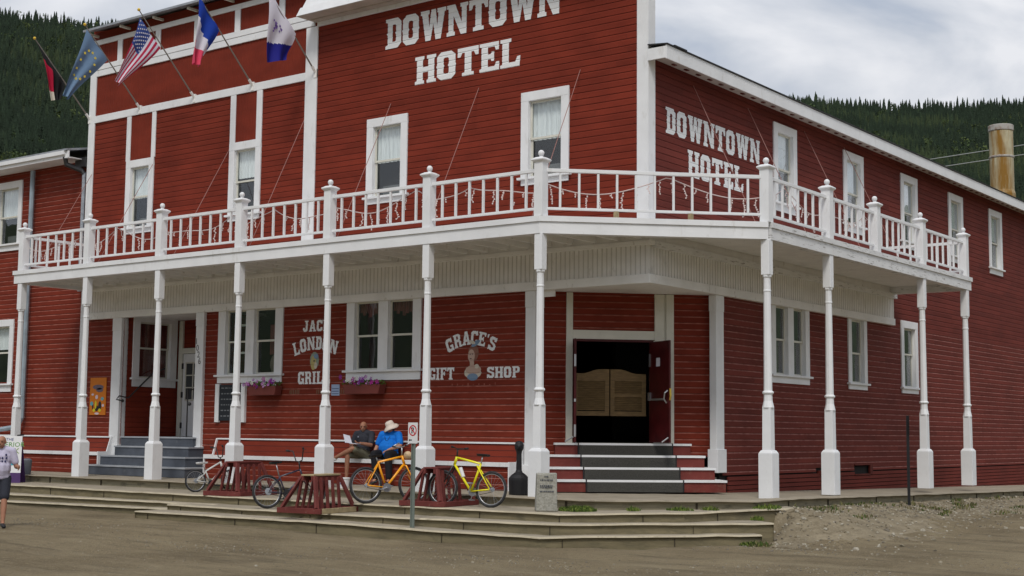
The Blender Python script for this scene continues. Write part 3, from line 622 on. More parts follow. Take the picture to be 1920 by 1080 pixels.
# entrance steps at the corner
mb_r = MB(); mb_n = MB(); mb_c = MB(); mb_s = MB()
stp = [(.15, .87, -1.53, 1.44), (.45, .6225, -1.75, 1.66), (.75, .375, -1.8, 1.8), (1.05, .1275, -1.95, 1.95)]
for n_, z, a, b in stp:
    mb_r.fbox(CH, a + .02, b - .02, z - .2475, z - .045, -1.2, n_ - .03); mb_n.fbox(CH, a, b, z - .045, z, -1.2, n_)
for i, (n_, z, a, b) in enumerate(stp):
    c0 = -1.13 + .03 * 0; mb_c.fbox(CH, -1.0, 1.02, z - .2475 - (0 if i < 3 else -.0), z - .05, n_ - .05, n_ + .004)
    mb_c.fbox(CH, -1.0, 1.02, z + .001, z + .008, n_ - .30, n_ - .04); 
es = mb_r.build('entrance_steps', 'riser_red', hotel); pieces(mb_n, 'tread_nosing', 'white', es); mb_c.build('carpet_runner', 'carpet', es)
mb = MB()
for (n_, z, a, b) in stp:
    for u in (-1.02, 1.02): mb.fbox(CH, u - .012, u + .012, z - .2475, z + .006, n_ - .02, n_ + .012)
pieces(mb, 'carpet_edge', 'black', es)
mb = MB(); mb.box(-1.3, -.2, -1.7, -1.25, -.128, -.118)
# left entrance: stairs, recess
mb = MB(); mn = MB()
lst = [(-.2, .87, -16.35, -13.4), (-.5, .6225, -16.2, -13.2), (-.8, .375, -16.4, -12.95), (-1.1, .1275, -16.75, -12.6)]
for (y, z, a, b) in lst:
    mb.box(a + .02, b - .02, y + .02, 1.9, z - .2475, z - .035); mn.box(a, b, y, 1.9, z - .035, z)
es2 = mb.build('side_entrance_steps', 'stair', hotel); pieces(mn, 'tread', 'stairnose', es2)
mb = MB()
RW = (Vector((-16.56, 0, 0)), Y3, X3)
siding(mb, RW, .1, 1.85, .8, 4.2, [(.35, 1.65, 2.42, 4.1)])
siding(mb, (Vector((0, 1.85, 0)), X3, -Y3), -16.56, -13.4, .8, 4.2, [(-16.5, -15.4, .8, 3.3)])
siding(mb, (Vector((-13.42, 0, 0)), -Y3, -X3), -1.85, -.2, .8, 4.2)
mb.build('porch_recess_wall', REDU, hotel)
mb = MB(); mb.box(-16.9, -13.2, -.05, 2.0, 4.12, 4.18); mb.prism([(-3.2, -.1, 4.08), (.1, -.1, 4.08), (.1, 3.2, 4.08), (-2.9, .3, 4.085)], (0, 0, .05)); pieces(mb, 'porch_ceiling', 'oldwhite', hotel)
mb = MB(); DF = (Vector((0, 1.85, 0)), X3, -Y3)
mb.fbox(DF, -16.5, -16.34, .87, 4.1, 0, .05); mb.fbox(DF, -15.42, -15.26, .87, 4.1, 0, .05); mb.fbox(DF, -16.34, -15.42, 3.18, 3.33, 0, .05)
pieces(mb, 'side_door_trim', 'cream', hotel)
mb = MB(); mb.fbox(DF, -16.33, -15.43, .88, 3.17, -.03, .01); mb.fbox(DF, -16.2, -15.58, 1.05, 1.75, .01, .02)
d = mb.build('side_door', 'white', hotel)
mb = MB(); mb.fbox(DF, -16.18, -15.6, 1.9, 2.92, .012, .02); mb.build('pane', flat('door_glass', (.06, .065, .07), .1), d)
mb = MB()
for u in (-16.2, -15.6): mb.fbox(DF, u - .02, u + .02, 1.88, 2.94, .014, .032)
for z in (1.88, 2.92): mb.fbox(DF, -16.2, -15.6, z - .02, z + .02, .014, .032)
mb.fbox(DF, -15.91, -15.87, 1.9, 2.92, .014, .028)
for z in (2.23, 2.57): mb.fbox(DF, -16.18, -15.6, z - .015, z + .015, .014, .028)
mb.build('muntins', 'cream', d)
mb = MB()
for z in (1.1, 1.95, 2.75): mb.fbox(DF, -16.345, -16.315, z, z + .16, .01, .06)
pieces(mb, 'hinge', 'blackm', d)
mb = MB(); mb.tube([(-16.45, -.2, 1.95), (-16.45, .1, 1.9), (-16.45, .9, 2.6), (-16.45, 1.3, 2.75)], .02, 6); mb.tube([(-16.45, -.2, 1.95), (-16.5, -.25, 1.85), (-16.5, -.05, 1.82)], .018, 6); mb.ball((-16.5, -.05, 1.82), .045)
mb.build('handrail', 'blackm', hotel)
mb = MB(); mb.tube([(-13.75, -.12, .85), (-13.75, -.12, 2.1), (-13.75, 1.0, 2.1)], .02, 6); mb.tube([(-13.75, -.12, 1.75), (-13.6, -.16, 1.72)], .018, 6); mb.ball((-13.6, -.18, 1.72), .05); mb.build('handrail', 'blackm', hotel)
mb = MB()
for i, ch in enumerate('1026'): font_mesh(mb, ch, FRONT, -13.52 + i * .045, 3.32 - i * .17, .23, off=.085)
mb.build('house_number', 'black', hotel)

# windows
def window(F, a, b, z0, z1, panes, zmid, sill_z, cur='upper', trim=.2, extra=None, head=.2, d=.035, mull=.24):
    """outer trim a..b, glass from sill_z to z1-head"""
    mb = MB(); t = trim
    mb.fbox(F, a, a + t, sill_z - .02, z1 - head + .0, 0, d); mb.fbox(F, b - t, b, sill_z - .02, z1 - head, 0, d); mb.fbox(F, a, b, z1 - head, z1, 0, d + .003)
    mb.fbox(F, a - .06, b + .06, sill_z - .07, sill_z - .02, -.02, d + .06); mb.fbox(F, a + .01, b - .01, z0, sill_z - .07, 0, d - .004)
    gw = (b - a - 2 * t - mull * (panes - 1)) / panes; ps = []
    for i in range(panes):
        g0 = a + t + i * (gw + mull); ps.append((g0, g0 + gw))
        if i: mb.fbox(F, g0 - mull, g0, sill_z - .02, z1 - head, 0, d - .003)
    for (g0, g1) in ps:                               # reveals
        mb.fbox(F, g0 - .02, g0, sill_z - .02, z1 - head, -.13, 0); mb.fbox(F, g1, g1 + .02, sill_z - .02, z1 - head, -.13, 0); mb.fbox(F, g0, g1, z1 - head, z1 - head + .02, -.13, 0); mb.fbox(F, g0, g1, sill_z - .05, sill_z - .02, -.13, -.0201)
    w = mb.build('window', 'white', hotel, bevel=.004)
    q = .045
    for (g0, g1) in ps:
        zt = z1 - head
        for (lo, hi, dd) in ((sill_z - .02, zmid + .025, -.085), (zmid - .025, zt, -.055)):
            ms = MB(); mg = MB(); ms.fbox(F, g0, g0 + q, lo, hi, dd - .03, dd); ms.fbox(F, g1 - q, g1, lo, hi, dd - .03, dd); ms.fbox(F, g0 + q, g1 - q, lo, lo + q, dd - .03, dd); ms.fbox(F, g0 + q, g1 - q, hi - q, hi, dd - .03, dd)
            mg.fbox(F, g0 + q - .003, g1 - q + .003, lo + q - .003, hi - q + .003, dd - .018, dd - .014)
            ms.build('sash', 'cream', w); mg.build('pane', 'glass', w)
    def drape(mbx, g0, g1, lo, hi, dep=-.16, amp=.02, n=24):
        P, u, nn = F
        for i in range(n):
            ua = g0 + (g1 - g0) * i / n; ub = g0 + (g1 - g0) * (i + 1) / n; da = dep + amp * math.sin(i * 1.9); db = dep + amp * math.sin((i + 1) * 1.9)
            mbx.face([P + u * ua + nn * da + Z3 * lo, P + u * ub + nn * db + Z3 * lo, P + u * ub + nn * db + Z3 * hi, P + u * ua + nn * da + Z3 * hi])
    for (g0, g1) in ps:
        m1 = MB()
        if cur == 'upper':
            drape(m1, g0 - .02, g1 + .02, zmid - .03, zt + .02); m1.build('curtain', 'curtain', w)
            m2 = MB(); m2.fbox(F, g0 + .05, g1 - .05, sill_z, sill_z + .28, -.35, -.3); m2.build('window_unit', flat('vent_grey', (.16, .16, .16)), w)
        elif cur == 'half':
            drape(m1, g0 - .02, g1 + .02, zmid + .1, zt + .02); m1.build('curtain', 'curtain', w)
        elif cur == 'valance':
            for i in range(8):
                ua = g0 + (g1 - g0) * i / 8; ub = g0 + (g1 - g0) * (i + 1) / 8; drp = .22 + .1 * math.sin(math.pi * (i + .5) / 8) + .05 * math.sin(i * 2.4); drape(m1, ua, ub, zt - drp, zt + .02, n=3)
            m1.build('valance', 'curtain_red', w)
        elif cur == 'red':
            drape(m1, g0 - .02, g1 + .02, sill_z, zt + .02); m1.build('curtain', 'curtain_red', w)
        elif cur == 'screen':
            m1.fbox(F, g0, g1, sill_z, zmid, -.125, -.12); m1.build('fly_screen', flat('fly_screen', (.075, .07, .07), .8), w)
    if extra: extra(w, ps, F)
    return w
for i, (a, b) in enumerate(upF): window(FRONT, a, b, 6.36, 8.4, 1, 7.38, 6.55, 'upper' if i != 1 else 'half')
for i, (a, b) in enumerate(upS): window(SIDE, a, b, 6.32, 8.42, 1, 7.36, 6.55, 'upper' if i < 4 else 'half')
def goods(w, ps, F):
    for i, (g0, g1) in enumerate(ps):
        m1 = MB()
        if i == 0:
            for z in (3.02, 3.72): m1.fbox(F, g0, g1, z - .03, z + .02, -.3, -.27)
            pieces(m1, 'shelf', 'cream', w)
            m2 = MB(); m2.fbox(F, g1 - .35, g1 - .12, 2.45, 2.95, -.4, -.36); m2.build('display_card', flat('card_tan', (.25, .18, .10)), w)
        else:
            m1.ball(F[0] + F[1] * ((g0 + g1) / 2) + Z3 * 2.72 + F[2] * -.5, (.34, .1, .3)); m1.build('display_basket', flat('basket', (.26, .22, .17)), w)
            m2 = MB(); m2.fbox(F, g0 + .42, g0 + .52, 3.45, 3.8, -.3, -.28); m2.build('display_ribbon', flat('ribbon', (.7, .4, .03)), w)
            m3 = MB(); m3.fbox(F, g0 + .2, g0 + .4, 2.95, 3.7, -.36, -.34); m3.build('display_cloth', 'curtain_red', w)
window(FRONT, -12.76, -10.41, 2.24, 4.2, 2, 3.28, 2.47, 'none', extra=goods, trim=.27, head=.12, mull=.3)
window(FRONT, -8.26, -5.95, 2.24, 4.22, 2, 3.28, 2.5, 'valance', trim=.25, head=.14, mull=.3)
window(SIDE, 5.38, 7.4, 2.28, 4.2, 2, 3.3, 2.5, 'screen', trim=.22, head=.12, mull=.3)
window(SIDE, 9.7, 10.88, 2.26, 4.2, 1, 3.2, 2.45, 'screen', head=.14)
window(SIDE, 13.25, 14.48, 2.26, 4.27, 1, 3.35, 2.45, 'screen', head=.2)
window(RW, .26, 1.76, 2.22, 4.2, 1, 3.28, 2.48, 'red', trim=.22, head=.2)

# trim on the walls
mb = MB(); f = FRONT
mb.fbox(f, -.24, .0, 4.95, 14.0, 0, .035); mb.fbox(SIDE, -.035, .24, 4.95, 14.0, .0, .035)
mb.fbox(f, -9.85, -9.45, 4.95, 10.98, 0, .035); mb.fbox(f, -18.5, -18.26, -.12, 11.32, 0, .035); mb.box(-18.535, -18.5, -.035, .3, -.12, 11.32)
mb.fbox(f, -18.26, -9.85, 9.66, 9.86, 0, .04)
mb.fbox(f, -18.26, -9.56, 11.0, 11.17, 0, .04); mb.fbox(f, -18.26, -9.56, 11.18, 11.33, 0, .05)
mb.fbox(f, -18.5, -9.7, 11.92, 12.06, 0, .045); mb.fbox(f, -18.5, -18.3, 11.33, 11.92, 0, .035)
for x in (-17.25, -15.6, -14.0, -12.4, -10.75): mb.fbox(f, x - .1, x + .1, 11.33, 11.92, 0, .035)
for a, b in ((-16.80, -16.62), (-15.72, -15.56), (-12.56, -12.36), (-11.58, -11.38)): mb.fbox(f, a, b, 8.4, 9.66, 0, .033)
pieces(mb, 'trim_board', 'white', hotel, bevel=.005)
mb = MB()                                           # porch frieze
FR = (Vector((0, -.08, 0)), X3, -Y3); SR = (Vector((.08, 0, 0)), Y3, X3)
siding(mb, FR, -18.2, .08, 4.24, 4.86, vertical=True, e=.115, depth=.014); siding(mb, SR, -.08, 12.6, 4.24, 4.86, vertical=True, e=.115, depth=.014)
mb.face([(.09, 12.6, 4.1), (-.02, 12.6, 4.1), (-.02, 12.6, 4.95), (.09, 12.6, 4.95)])
mb.build('frieze_boards', ['bead', 'beadgroove', 'beadgroove'], hotel)
mb = MB(); mb.fbox(FRONT, -18.22, .12, 4.07, 4.25, -.02, .12); mb.fbox(SIDE, .01, 12.62, 4.072, 4.252, -.02, .118); mb.fbox(FRONT, -18.3, .1, 4.935, 5.166, -.02, .10); mb.fbox(SIDE, .01, 12.5, 4.934, 5.165, -.02, .098); mb.fbox(FRONT, -18.22, .16, 4.84, 4.93, -.02, .15)
mb.box(-3.2, -2.9 + .6, .02, .06, 3.93, 4.07); pieces(mb, 'frieze_trim', 'oldwhite', hotel, bevel=.006)
mb = MB(); mb.fbox(SIDE, .02, 12.66, 4.80, 4.932, -.02, .17); mb.build('ledger_board', 'peeled', hotel)

# balcony
BD = 2.15; newF = [-1.1 - 2.847 * k for k in range(6)] + [-18.18]; newS = [.955, 3.806, 6.384, 9.208, 12.256]
edge = [(-18.33, .05), (-18.33, -BD), (-1.1, -BD), (BD, .955), (BD, 12.4), (.05, 12.4)]
def offs(pts, d):
    out = []
    for k, p in enumerate(pts):
        p = Vector((p[0], p[1], 0)); a = Vector((*pts[max(k - 1, 0)], 0)); b = Vector((*pts[min(k + 1, len(pts) - 1)], 0))
        n1 = ((p - a) if k else (b - p)).normalized(); n2 = ((b - p) if k < len(pts) - 1 else (p - a)).normalized()
        n1 = Vector((n1.y, -n1.x, 0)); n2 = Vector((n2.y, -n2.x, 0)); m_ = (n1 + n2).normalized(); out.append(p + m_ * (d / max(.3, m_.dot(n1))))
    return out
def band(mb, pts, d0, d1, z0, z1, mi=0):
    A = offs(pts, d0); B = offs(pts, d1)
    for k in range(len(pts) - 1):
        q = [A[k], A[k + 1], B[k + 1], B[k]]; mb.prism([p + Z3 * z0 for p in q], Z3 * (z1 - z0), mi)
mb = MB(); band(mb, edge[:4], -.1, .10, 4.9, 5.13); band(mb, edge[:4], -.14, .13, 5.132, 5.24)
mb.build('balcony_fascia', 'white', hotel)
mb = MB(); band(mb, edge[3:], -.1, .10, 4.9, 5.13); band(mb, edge[3:], -.14, .13, 5.132, 5.24); mb.build('balcony_fascia', 'peeled', hotel)
mb = MB()
x = -18.2
while x < -1.2: mb.box(x, x + .145, -BD + .02, -.02, 5.17, 5.2); x += .15
dk = [(-1.15, -BD + .03), (BD - .03, .97), (BD - .03, 12.35), (.0, 12.35), (0, -.02), (-1.15, -.02)]
mb.prism([(p[0], p[1], 5.168) for p in dk[:]], (0, 0, .03))
mb.build('balcony_deck', 'oldwhite', hotel)
mb = MB(); x = -18.0
while x < .05:
    y1 = -BD + .1 if x < -1.1 else -BD + .1 + (x + 1.1)
    mb.box(x, x + .05, y1, -.16, 4.96, 5.165); x += .56
y = .3
while y < 12.2:
    x1 = BD - .1 if y > .95 else BD - .1 - (.955 - y)
    mb.box(.17, x1, y, y + .135, 5.09, 5.115); y += .158
mb.box(-18.2, -1.3, -1.15, -1.1, 4.93, 4.96) if 0 else None
JP = pieces(mb, 'joist', 'oldwhite', hotel)
# porch posts
def post_mesh():
    mb = MB(); o = math.pi / 8; s8 = 1 / math.cos(o)
    def sq(h, z0, z1): mb.box(-h, h, -h, h, z0, z1)
    sq(.148, -.16, .72); mb.lathe([(.148 * 1.414, .72), (.11 * 1.414, .78)], (0, 0, 0), 4, rot=math.pi / 4)
    mb.lathe([(.092 * 1.414, .76), (.086 * 1.414, 1.62)], (0, 0, 0), 4, rot=math.pi / 4); mb.lathe([(.086 * 1.38, 1.6), (.08 * s8, 1.74)], (0, 0, 0), 8, rot=o)
    mb.lathe([(.081 * s8, 1.72), (.078 * s8, 1.86), (.112, 1.88), (.112, 1.91), (.078 * s8, 1.93), (.067 * s8, 3.86), (.081, 3.875), (.081, 3.895), (.067 * s8, 3.91), (.065 * s8, 4.14), (.09, 4.16), (.09, 4.19), (.08, 4.21)], (0, 0, 0), 8, rot=o)
    sq(.088, 4.2, 4.898); return mb
pm = None
def add_post(x, y, zb):
    global pm
    if pm is None:
        o = post_mesh().build('porch_post', 'white', hotel, local=True, bevel=.008); pm = o
    else: o = pm.copy(); COL.objects.link(o)
    o.location = (x, y, 0); return o
for x_ in newF: add_post(x_, -BD, 0)
for k in (0, 1, 3, 4): add_post(BD, newS[k], 0)
for o in kids(hotel):                                # lengthen posts on the falling pavement
    if o.name.startswith('porch_post') and o.location.y > 3: o.data = o.data if 0 else o.data
nm = None
def add_newel(x, y):
    global nm
    if nm is None:
        mb = MB(); mb.box(-.1, .1, -.1, .1, 5.24, 6.30); mb.lathe([(.1 * 1.414, 6.29), (.145 * 1.414, 6.335), (.145 * 1.414, 6.36), (.08 * 1.414, 6.40)], (0, 0, 0), 4, rot=math.pi / 4)
        mb.lathe([(.05, 6.39), (.035, 6.42), (.05, 6.43)], (0, 0, 0), 10); mb.ball((0, 0, 6.485), .062, 12, 8)
        nm = mb.build('newel_post', 'white', hotel, local=True, bevel=.006); o = nm
    else: o = nm.copy(); COL.objects.link(o)
    o.location = (x, y, 0)
for x_ in newF: add_newel(x_, -BD)
for y_ in newS: add_newel(BD, y_)
bal = None
def rail(a, b, nb, tip=False):
    global bal
    a = Vector((*a, 0)); b = Vector((*b, 0)); d = (b - a).normalized(); a2 = a + d * .095; b2 = b - d * .095
    mb = MB(); mb.obox(a2 + Z3 * 6.15, b2 + Z3 * 6.15, .065, .07); mb.obox(a2 + Z3 * 5.40, b2 + Z3 * 5.40, .05, .05)
    o = mb.build('railing', 'white', hotel, bevel=.006)
    for i in range(nb):
        p = a.lerp(b, (i + 1) / (nb + 1))
        if bal is None:
            m2 = MB(); m2.box(-.021, .021, -.021, .021, 5.43, 6.112); c = m2.build('baluster', 'white', o, local=True); bal = c
        else: c = bal.copy(); COL.objects.link(c); c.parent = o
        c.location = (p.x, p.y, 0); c.rotation_euler = (0, 0, math.atan2(d.y, d.x))
    L_ = (b - a).length
    for t in ([.33, .66] if L_ > 2 else []): 
        p = a.lerp(b, t); m3 = MB(); m3.box(p.x - .04, p.x + .04, p.y - .04, p.y + .04, 5.24, 5.373); (m3.build('spacer_block', 'ply', o) if tip else None)
for k in range(6): rail((newF[k + 1], -BD), (newF[k], -BD), 7)
rail((-1.1, -BD), (BD, .955), 11, True)
for k in range(4): rail((BD, newS[k]), (BD, newS[k + 1]), 7)
rail((-18.18, 0), (-18.18, -BD), 5); rail((BD, 12.256), (0, 12.256), 5)
for x_ in (-18.3, -15.62, -12.6, -9.87, -7.02, -4.39, -1.66):
    z = 8.7 if x_ > -10 else 8.25; mb = MB(); mb.tube([(x_, .0, z), (x_, -1.75, 5.2)], .008, 5); mb.build('guy_rod', flat('rod_pinkish', (.32, .16, .14)), hotel)
for y_ in (1.86, 4.35, 7.3, 9.65, 13.0):
    if y_ < 12.3: mb = MB(); mb.tube([(0, y_, 8.5), (1.55, y_, 5.2)], .008, 5); mb.build('guy_rod', 'rod_pinkish', hotel)

# roofs
mb = MB(); mb.prism([(.0, -.02, 8.72), (.46, -.02, 8.62), (.46, -.02, 8.66), (0, -.02, 8.76)], (0, 36, 0)); mb.build('soffit', 'soffit', hotel)
mb = MB()
for k in range(60):
    y = .6 + k * .5
    if y < 30: mb.box(.2, .27, y, y + .12, 8.648, 8.668)
pieces(mb, 'soffit_vent', 'red_groove', hotel)
mb = MB(); mb.box(.455, .485, -.06, 36, 8.60, 8.88); mb.box(.036, .455, -.06, -.03, 8.62, 8.86); mb.build('eave_fascia', 'white', hotel)
mb = MB(); mb.prism([(.51, -.08, 8.885), (.04, -.08, 8.93), (.04, -.08, 8.955), (.51, -.08, 8.91)], (0, 36, 0)); mb.box(.42, .52, .2, .7, 8.90, 8.93); mb.prism([(.04, .3, 8.93), (-9, .3, 9.8), (-9, .3, 9.85), (.04, .3, 8.955)], (0, 35.6, 0))
mb.prism([(-9, .3, 9.8), (-18.4, .3, 8.9), (-18.4, .3, 8.95), (-9, .3, 9.85)], (0, 35.6, 0)); mb.build('roof', 'roofing', hotel)
mb = MB(); mb.prism([(-18.4, -.45, 12.22), (-18.4, 3.2, 13.3), (-18.4, 3.2, 13.36), (-18.4, -.45, 12.28)], (8.7, 0, 0)); mb.build('front_roof', 'roofmetal', hotel)
mb = MB()
for k in range(7):
    x = -18.3 + k * 1.42; mb.box(x, x + .06, -.35, 0, 12.14, 12.2)
pieces(mb, 'eave_bracket', 'cream', hotel)
mb = MB(); mb.box(-18.46, -9.7, -.006, .1, 12.04, 12.3); mb.box(-18.46, -9.65, 3.0, 3.2, 9, 13.3); mb.box(-18.5, -18.46, 0, 3.2, 8.9, 12.5); mb.build('front_gable_infill', 'red', hotel)
mb = MB()                                           # cornice pent roof over the sign block
for k in range(6):
    z0 = 11.1 + k * .21; y0 = -.62 + k * .1; mb.prism([(-9.62 + k * .1, y0, z0), (.1 - k * .05, y0, z0), (.1 - k * .05, y0 + .07, z0 + .212), (-9.55 + k * .1, y0 + .07, z0 + .212)], (0, .5, 0))
mb.box(-9.52, .1, -.62, 0, 11.09, 11.11) if 0 else None
cor = mb
mb = MB(); mb.prism([(-9.6, -.6, 11.085), (-9.5, 0, 11.06), (.05, 0, 11.06), (.05, -.6, 11.085)], (0, 0, .012)); mb.box(-9.5, .0, -.12, -.09, 11.0, 11.06) if 0 else None
mb.box(-9.45, -.25, -.30, -.27, 11.045, 11.075)
cor.build('cornice_boards', 'white', hotel); mb.build('cornice_soffit', 'cornice_soffit', hotel)
mb = MB(); mb.fbox(FRONT, -9.45, -.25, 10.96, 11.058, 0, .06); mb.build('cornice_moulding', 'white', hotel)
# inner shell: floors, partitions, far walls
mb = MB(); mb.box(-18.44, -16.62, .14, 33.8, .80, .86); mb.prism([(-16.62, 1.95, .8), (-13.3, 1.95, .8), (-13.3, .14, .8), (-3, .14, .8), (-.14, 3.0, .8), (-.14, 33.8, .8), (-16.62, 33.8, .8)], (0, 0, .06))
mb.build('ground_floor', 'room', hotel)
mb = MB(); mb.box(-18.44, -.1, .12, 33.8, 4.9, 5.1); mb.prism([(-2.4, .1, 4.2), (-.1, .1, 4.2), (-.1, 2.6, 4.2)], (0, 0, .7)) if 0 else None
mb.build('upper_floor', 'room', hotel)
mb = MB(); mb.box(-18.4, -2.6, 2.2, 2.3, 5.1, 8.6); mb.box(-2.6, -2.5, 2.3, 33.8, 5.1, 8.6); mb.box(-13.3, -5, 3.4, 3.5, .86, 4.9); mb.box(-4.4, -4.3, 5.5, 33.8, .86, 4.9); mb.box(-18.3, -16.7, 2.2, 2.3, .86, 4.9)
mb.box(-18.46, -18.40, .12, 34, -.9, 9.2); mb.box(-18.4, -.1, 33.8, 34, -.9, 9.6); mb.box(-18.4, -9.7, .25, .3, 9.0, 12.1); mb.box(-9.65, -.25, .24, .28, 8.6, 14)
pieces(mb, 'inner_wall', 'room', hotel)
mb = MB(); mb.box(-9.65, .0, .26, .29, 8.6, 14.0); mb.build('parapet_back', 'red', hotel)

# painted lettering (part of the walls)
UL = dict(off=.006)
mb = MB(); word(mb, 'DOWNTOWN', FRONT, -7.22, -2.17, 10.02, 10.74, gap=.5, **UL); mb.build('front_lettering', 'letter', hotel)
mb = MB(); word(mb, 'HOTEL', FRONT, -6.28, -3.24, 9.03, 9.68, gap=.5, **UL); mb.build('front_lettering', 'letter', hotel)
mb = MB(); word(mb, 'DOWNTOWN', SIDE, .7, 4.92, 7.27, 7.82, gap=1, **UL); mb.build('side_lettering', 'letter', hotel)
mb = MB(); word(mb, 'HOTEL', SIDE, 1.6, 4.1, 6.5, 7.07, gap=1, **UL); mb.build('side_lettering', 'letter', hotel)
mb = MB(); word(mb, 'JACK', FRONT, -9.73, -8.82, 3.44, 3.71); mb.build('grill_lettering', 'letter', hotel); mb = MB(); word(mb, 'LONDON', FRONT, -10.05, -8.56, 3.0, 3.32, arc=.16); mb.build('grill_lettering', 'letter', hotel); mb = MB(); word(mb, 'GRILL', FRONT, -9.86, -8.78, 2.18, 2.48)
mb.build('grill_lettering', 'letter', hotel)
mb = MB(); word(mb, "GRACE'S", FRONT, -5.22, -3.82, 2.98, 3.28, arc=.2, gap=.8); mb.build('gift_shop_lettering', 'letter', hotel); mb = MB(); word(mb, 'GIFT', FRONT, -5.70, -4.98, 2.22, 2.49); mb.build('gift_shop_lettering', 'letter', hotel); mb = MB(); word(mb, 'SHOP', FRONT, -4.06, -3.18, 2.24, 2.48, gap=.6)
mb.build('gift_shop_lettering', 'letter', hotel)
mb = MB()
for (t, c, w) in (('STEAKS', -9.97, .7), ('RIBS', -9.12, .5), ('SALADS', -8.45, .5)):
    font_mesh(mb, t[:6] if 0 else {'STEAKS': 'IIIIII', 'RIBS': 'IIII', 'SALADS': 'IIIII'}[t], FRONT, c, 1.99, .15, off=.004, sx=1.6)
mb.build('faded_lettering', flat('faded_paint', (.16, .11, .07), .9), hotel)
mb = MB(); rg = random.Random(3)
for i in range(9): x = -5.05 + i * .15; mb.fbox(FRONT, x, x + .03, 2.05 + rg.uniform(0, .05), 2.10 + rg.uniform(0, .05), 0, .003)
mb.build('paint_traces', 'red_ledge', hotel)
# painted heads on the siding
flat('pt_skin', (.46, .33, .27)); flat('pt_hair', (.22, .10, .07)); flat('pt_pale', (.55, .50, .42)); flat('pt_blue', (.17, .25, .36)); flat('pt_green', (.25, .30, .24)); flat('pt_gold', (.45, .38, .15)); flat('pt_dark', (.07, .05, .06))
mb = MB(); C_ = -4.46
def ell(cx, cy, rx, ry, mi, off, ang=0): put_polys(mb, [[blob(cx, cy, rx, ry, 14, ang)[0]]], FRONT, off=off, mi=mi)
ell(C_, 2.36, .24, .13, 2, .004); ell(C_ + .02, 2.43, .22, .1, 0, .008); ell(C_, 2.27, .15, .08, 3, .009); ell(C_ - .02, 2.58, .06, .14, 0, .009)
ell(C_ + .02, 2.80, .145, .19, 1, .011); ell(C_ - .035, 2.73, .095, .145, 0, .014); ell(C_ - .07, 2.765, .018, .012, 4, .017); ell(C_ - .01, 2.77, .02, .012, 4, .017); ell(C_ - .05, 2.67, .03, .012, 4, .017)
ell(C_ + .08, 3.0, .13, .05, 3, .015, .5); ell(C_ - .02, 3.03, .1, .035, 2, .016, -.3); ell(C_ + .12, 2.5, .06, .05, 2, .016)
mb.build('painted_portrait', ['pt_skin', 'pt_hair', 'pt_pale', 'pt_blue', 'pt_dark'], hotel)
mb = MB(); C_ = -9.32
ell(C_, 2.74, .15, .21, 0, .004); ell(C_ - .03, 2.68, .09, .17, 1, .008); ell(C_ + .06, 2.84, .08, .06, 2, .01); ell(C_ + .05, 2.62, .05, .08, 3, .01); ell(C_ + .0, 2.73, .03, .02, 4, .012)
mb.build('painted_portrait', ['pt_green', 'pt_gold', 'pt_blue', 'pt_pale', 'pt_dark'], hotel)

# ================================================================ ANNEX (left wing)
annex = thing('annex_building', 'plain red clapboard wing with grey metal roof left of the hotel', 'building', (-24, .1, 0))
AF = (Vector((0, .1, 0)), X3, -Y3)
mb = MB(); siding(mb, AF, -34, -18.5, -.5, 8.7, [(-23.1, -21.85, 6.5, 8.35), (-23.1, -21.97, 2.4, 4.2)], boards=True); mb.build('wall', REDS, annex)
_h = hotel
def window2(*a, **k):
    global hotel
    hotel = annex; w = window(*a, **k); hotel = _h; return w
window2(AF, -23.15, -21.78, 6.32, 8.42, 1, 7.36, 6.55, 'upper', trim=.18); window2(AF, -23.15, -21.9, 2.12, 4.26, 1, 3.28, 2.38, 'half', trim=.2)
mb = MB(); mb.prism([(-34, -.55, 8.86), (-34, 8, 10.6), (-34, 8, 10.66), (-34, -.55, 8.92)], (15.2, 0, 0)); mb.build('roof', 'roofmetal', annex)
mb = MB(); mb.box(-34, -18.75, -.5, -.47, 8.66, 8.86); mb.box(-34, -18.7, -.47, .1, 8.66, 8.68); mb.box(-34, -18.9, -.56, -.5, 8.76, 8.87); mb.build('fascia', 'white', annex)
mb = MB(); mb.box(-34, -18.6, 8, 8.1, -.5, 10.6); mb.box(-34, -18.6, .25, .3, -.5, 1.9); mb.box(-34, -18.6, 1.6, 1.7, -.5, 8.7); mb.build('inner_wall', 'room', annex)
mb = MB(); mb.tube([(-18.98, -.45, 8.72), (-18.98, -.4, 8.5), (-18.72, -.06, 8.35), (-18.66, -.02, 8.25)], .075, 8); mb.box(-19.0, -18.55, -.1, .1, 8.45, 8.72); mb.build('gutter_outlet', 'blackm', annex)
mb = MB(); mb.tube([(-18.66, -.02, 8.3), (-18.66, -.02, 4.9)], .055, 8)
for k in range(22): mb.lathe([(.062, 0), (.062, .02)], (-18.66, -.02, 5.0 + k * .15), 8)
mb.build('downpipe', 'galv', annex)
mb = MB(); mb.tube([(-21.1, -.05, 8.6), (-21.1, -.05, 1.35), (-21.25, -.08, 1.1), (-22.4, -.1, .98), (-23.5, -.1, .95)], .07, 8); mb.build('downpipe', 'bluegrey', annex)

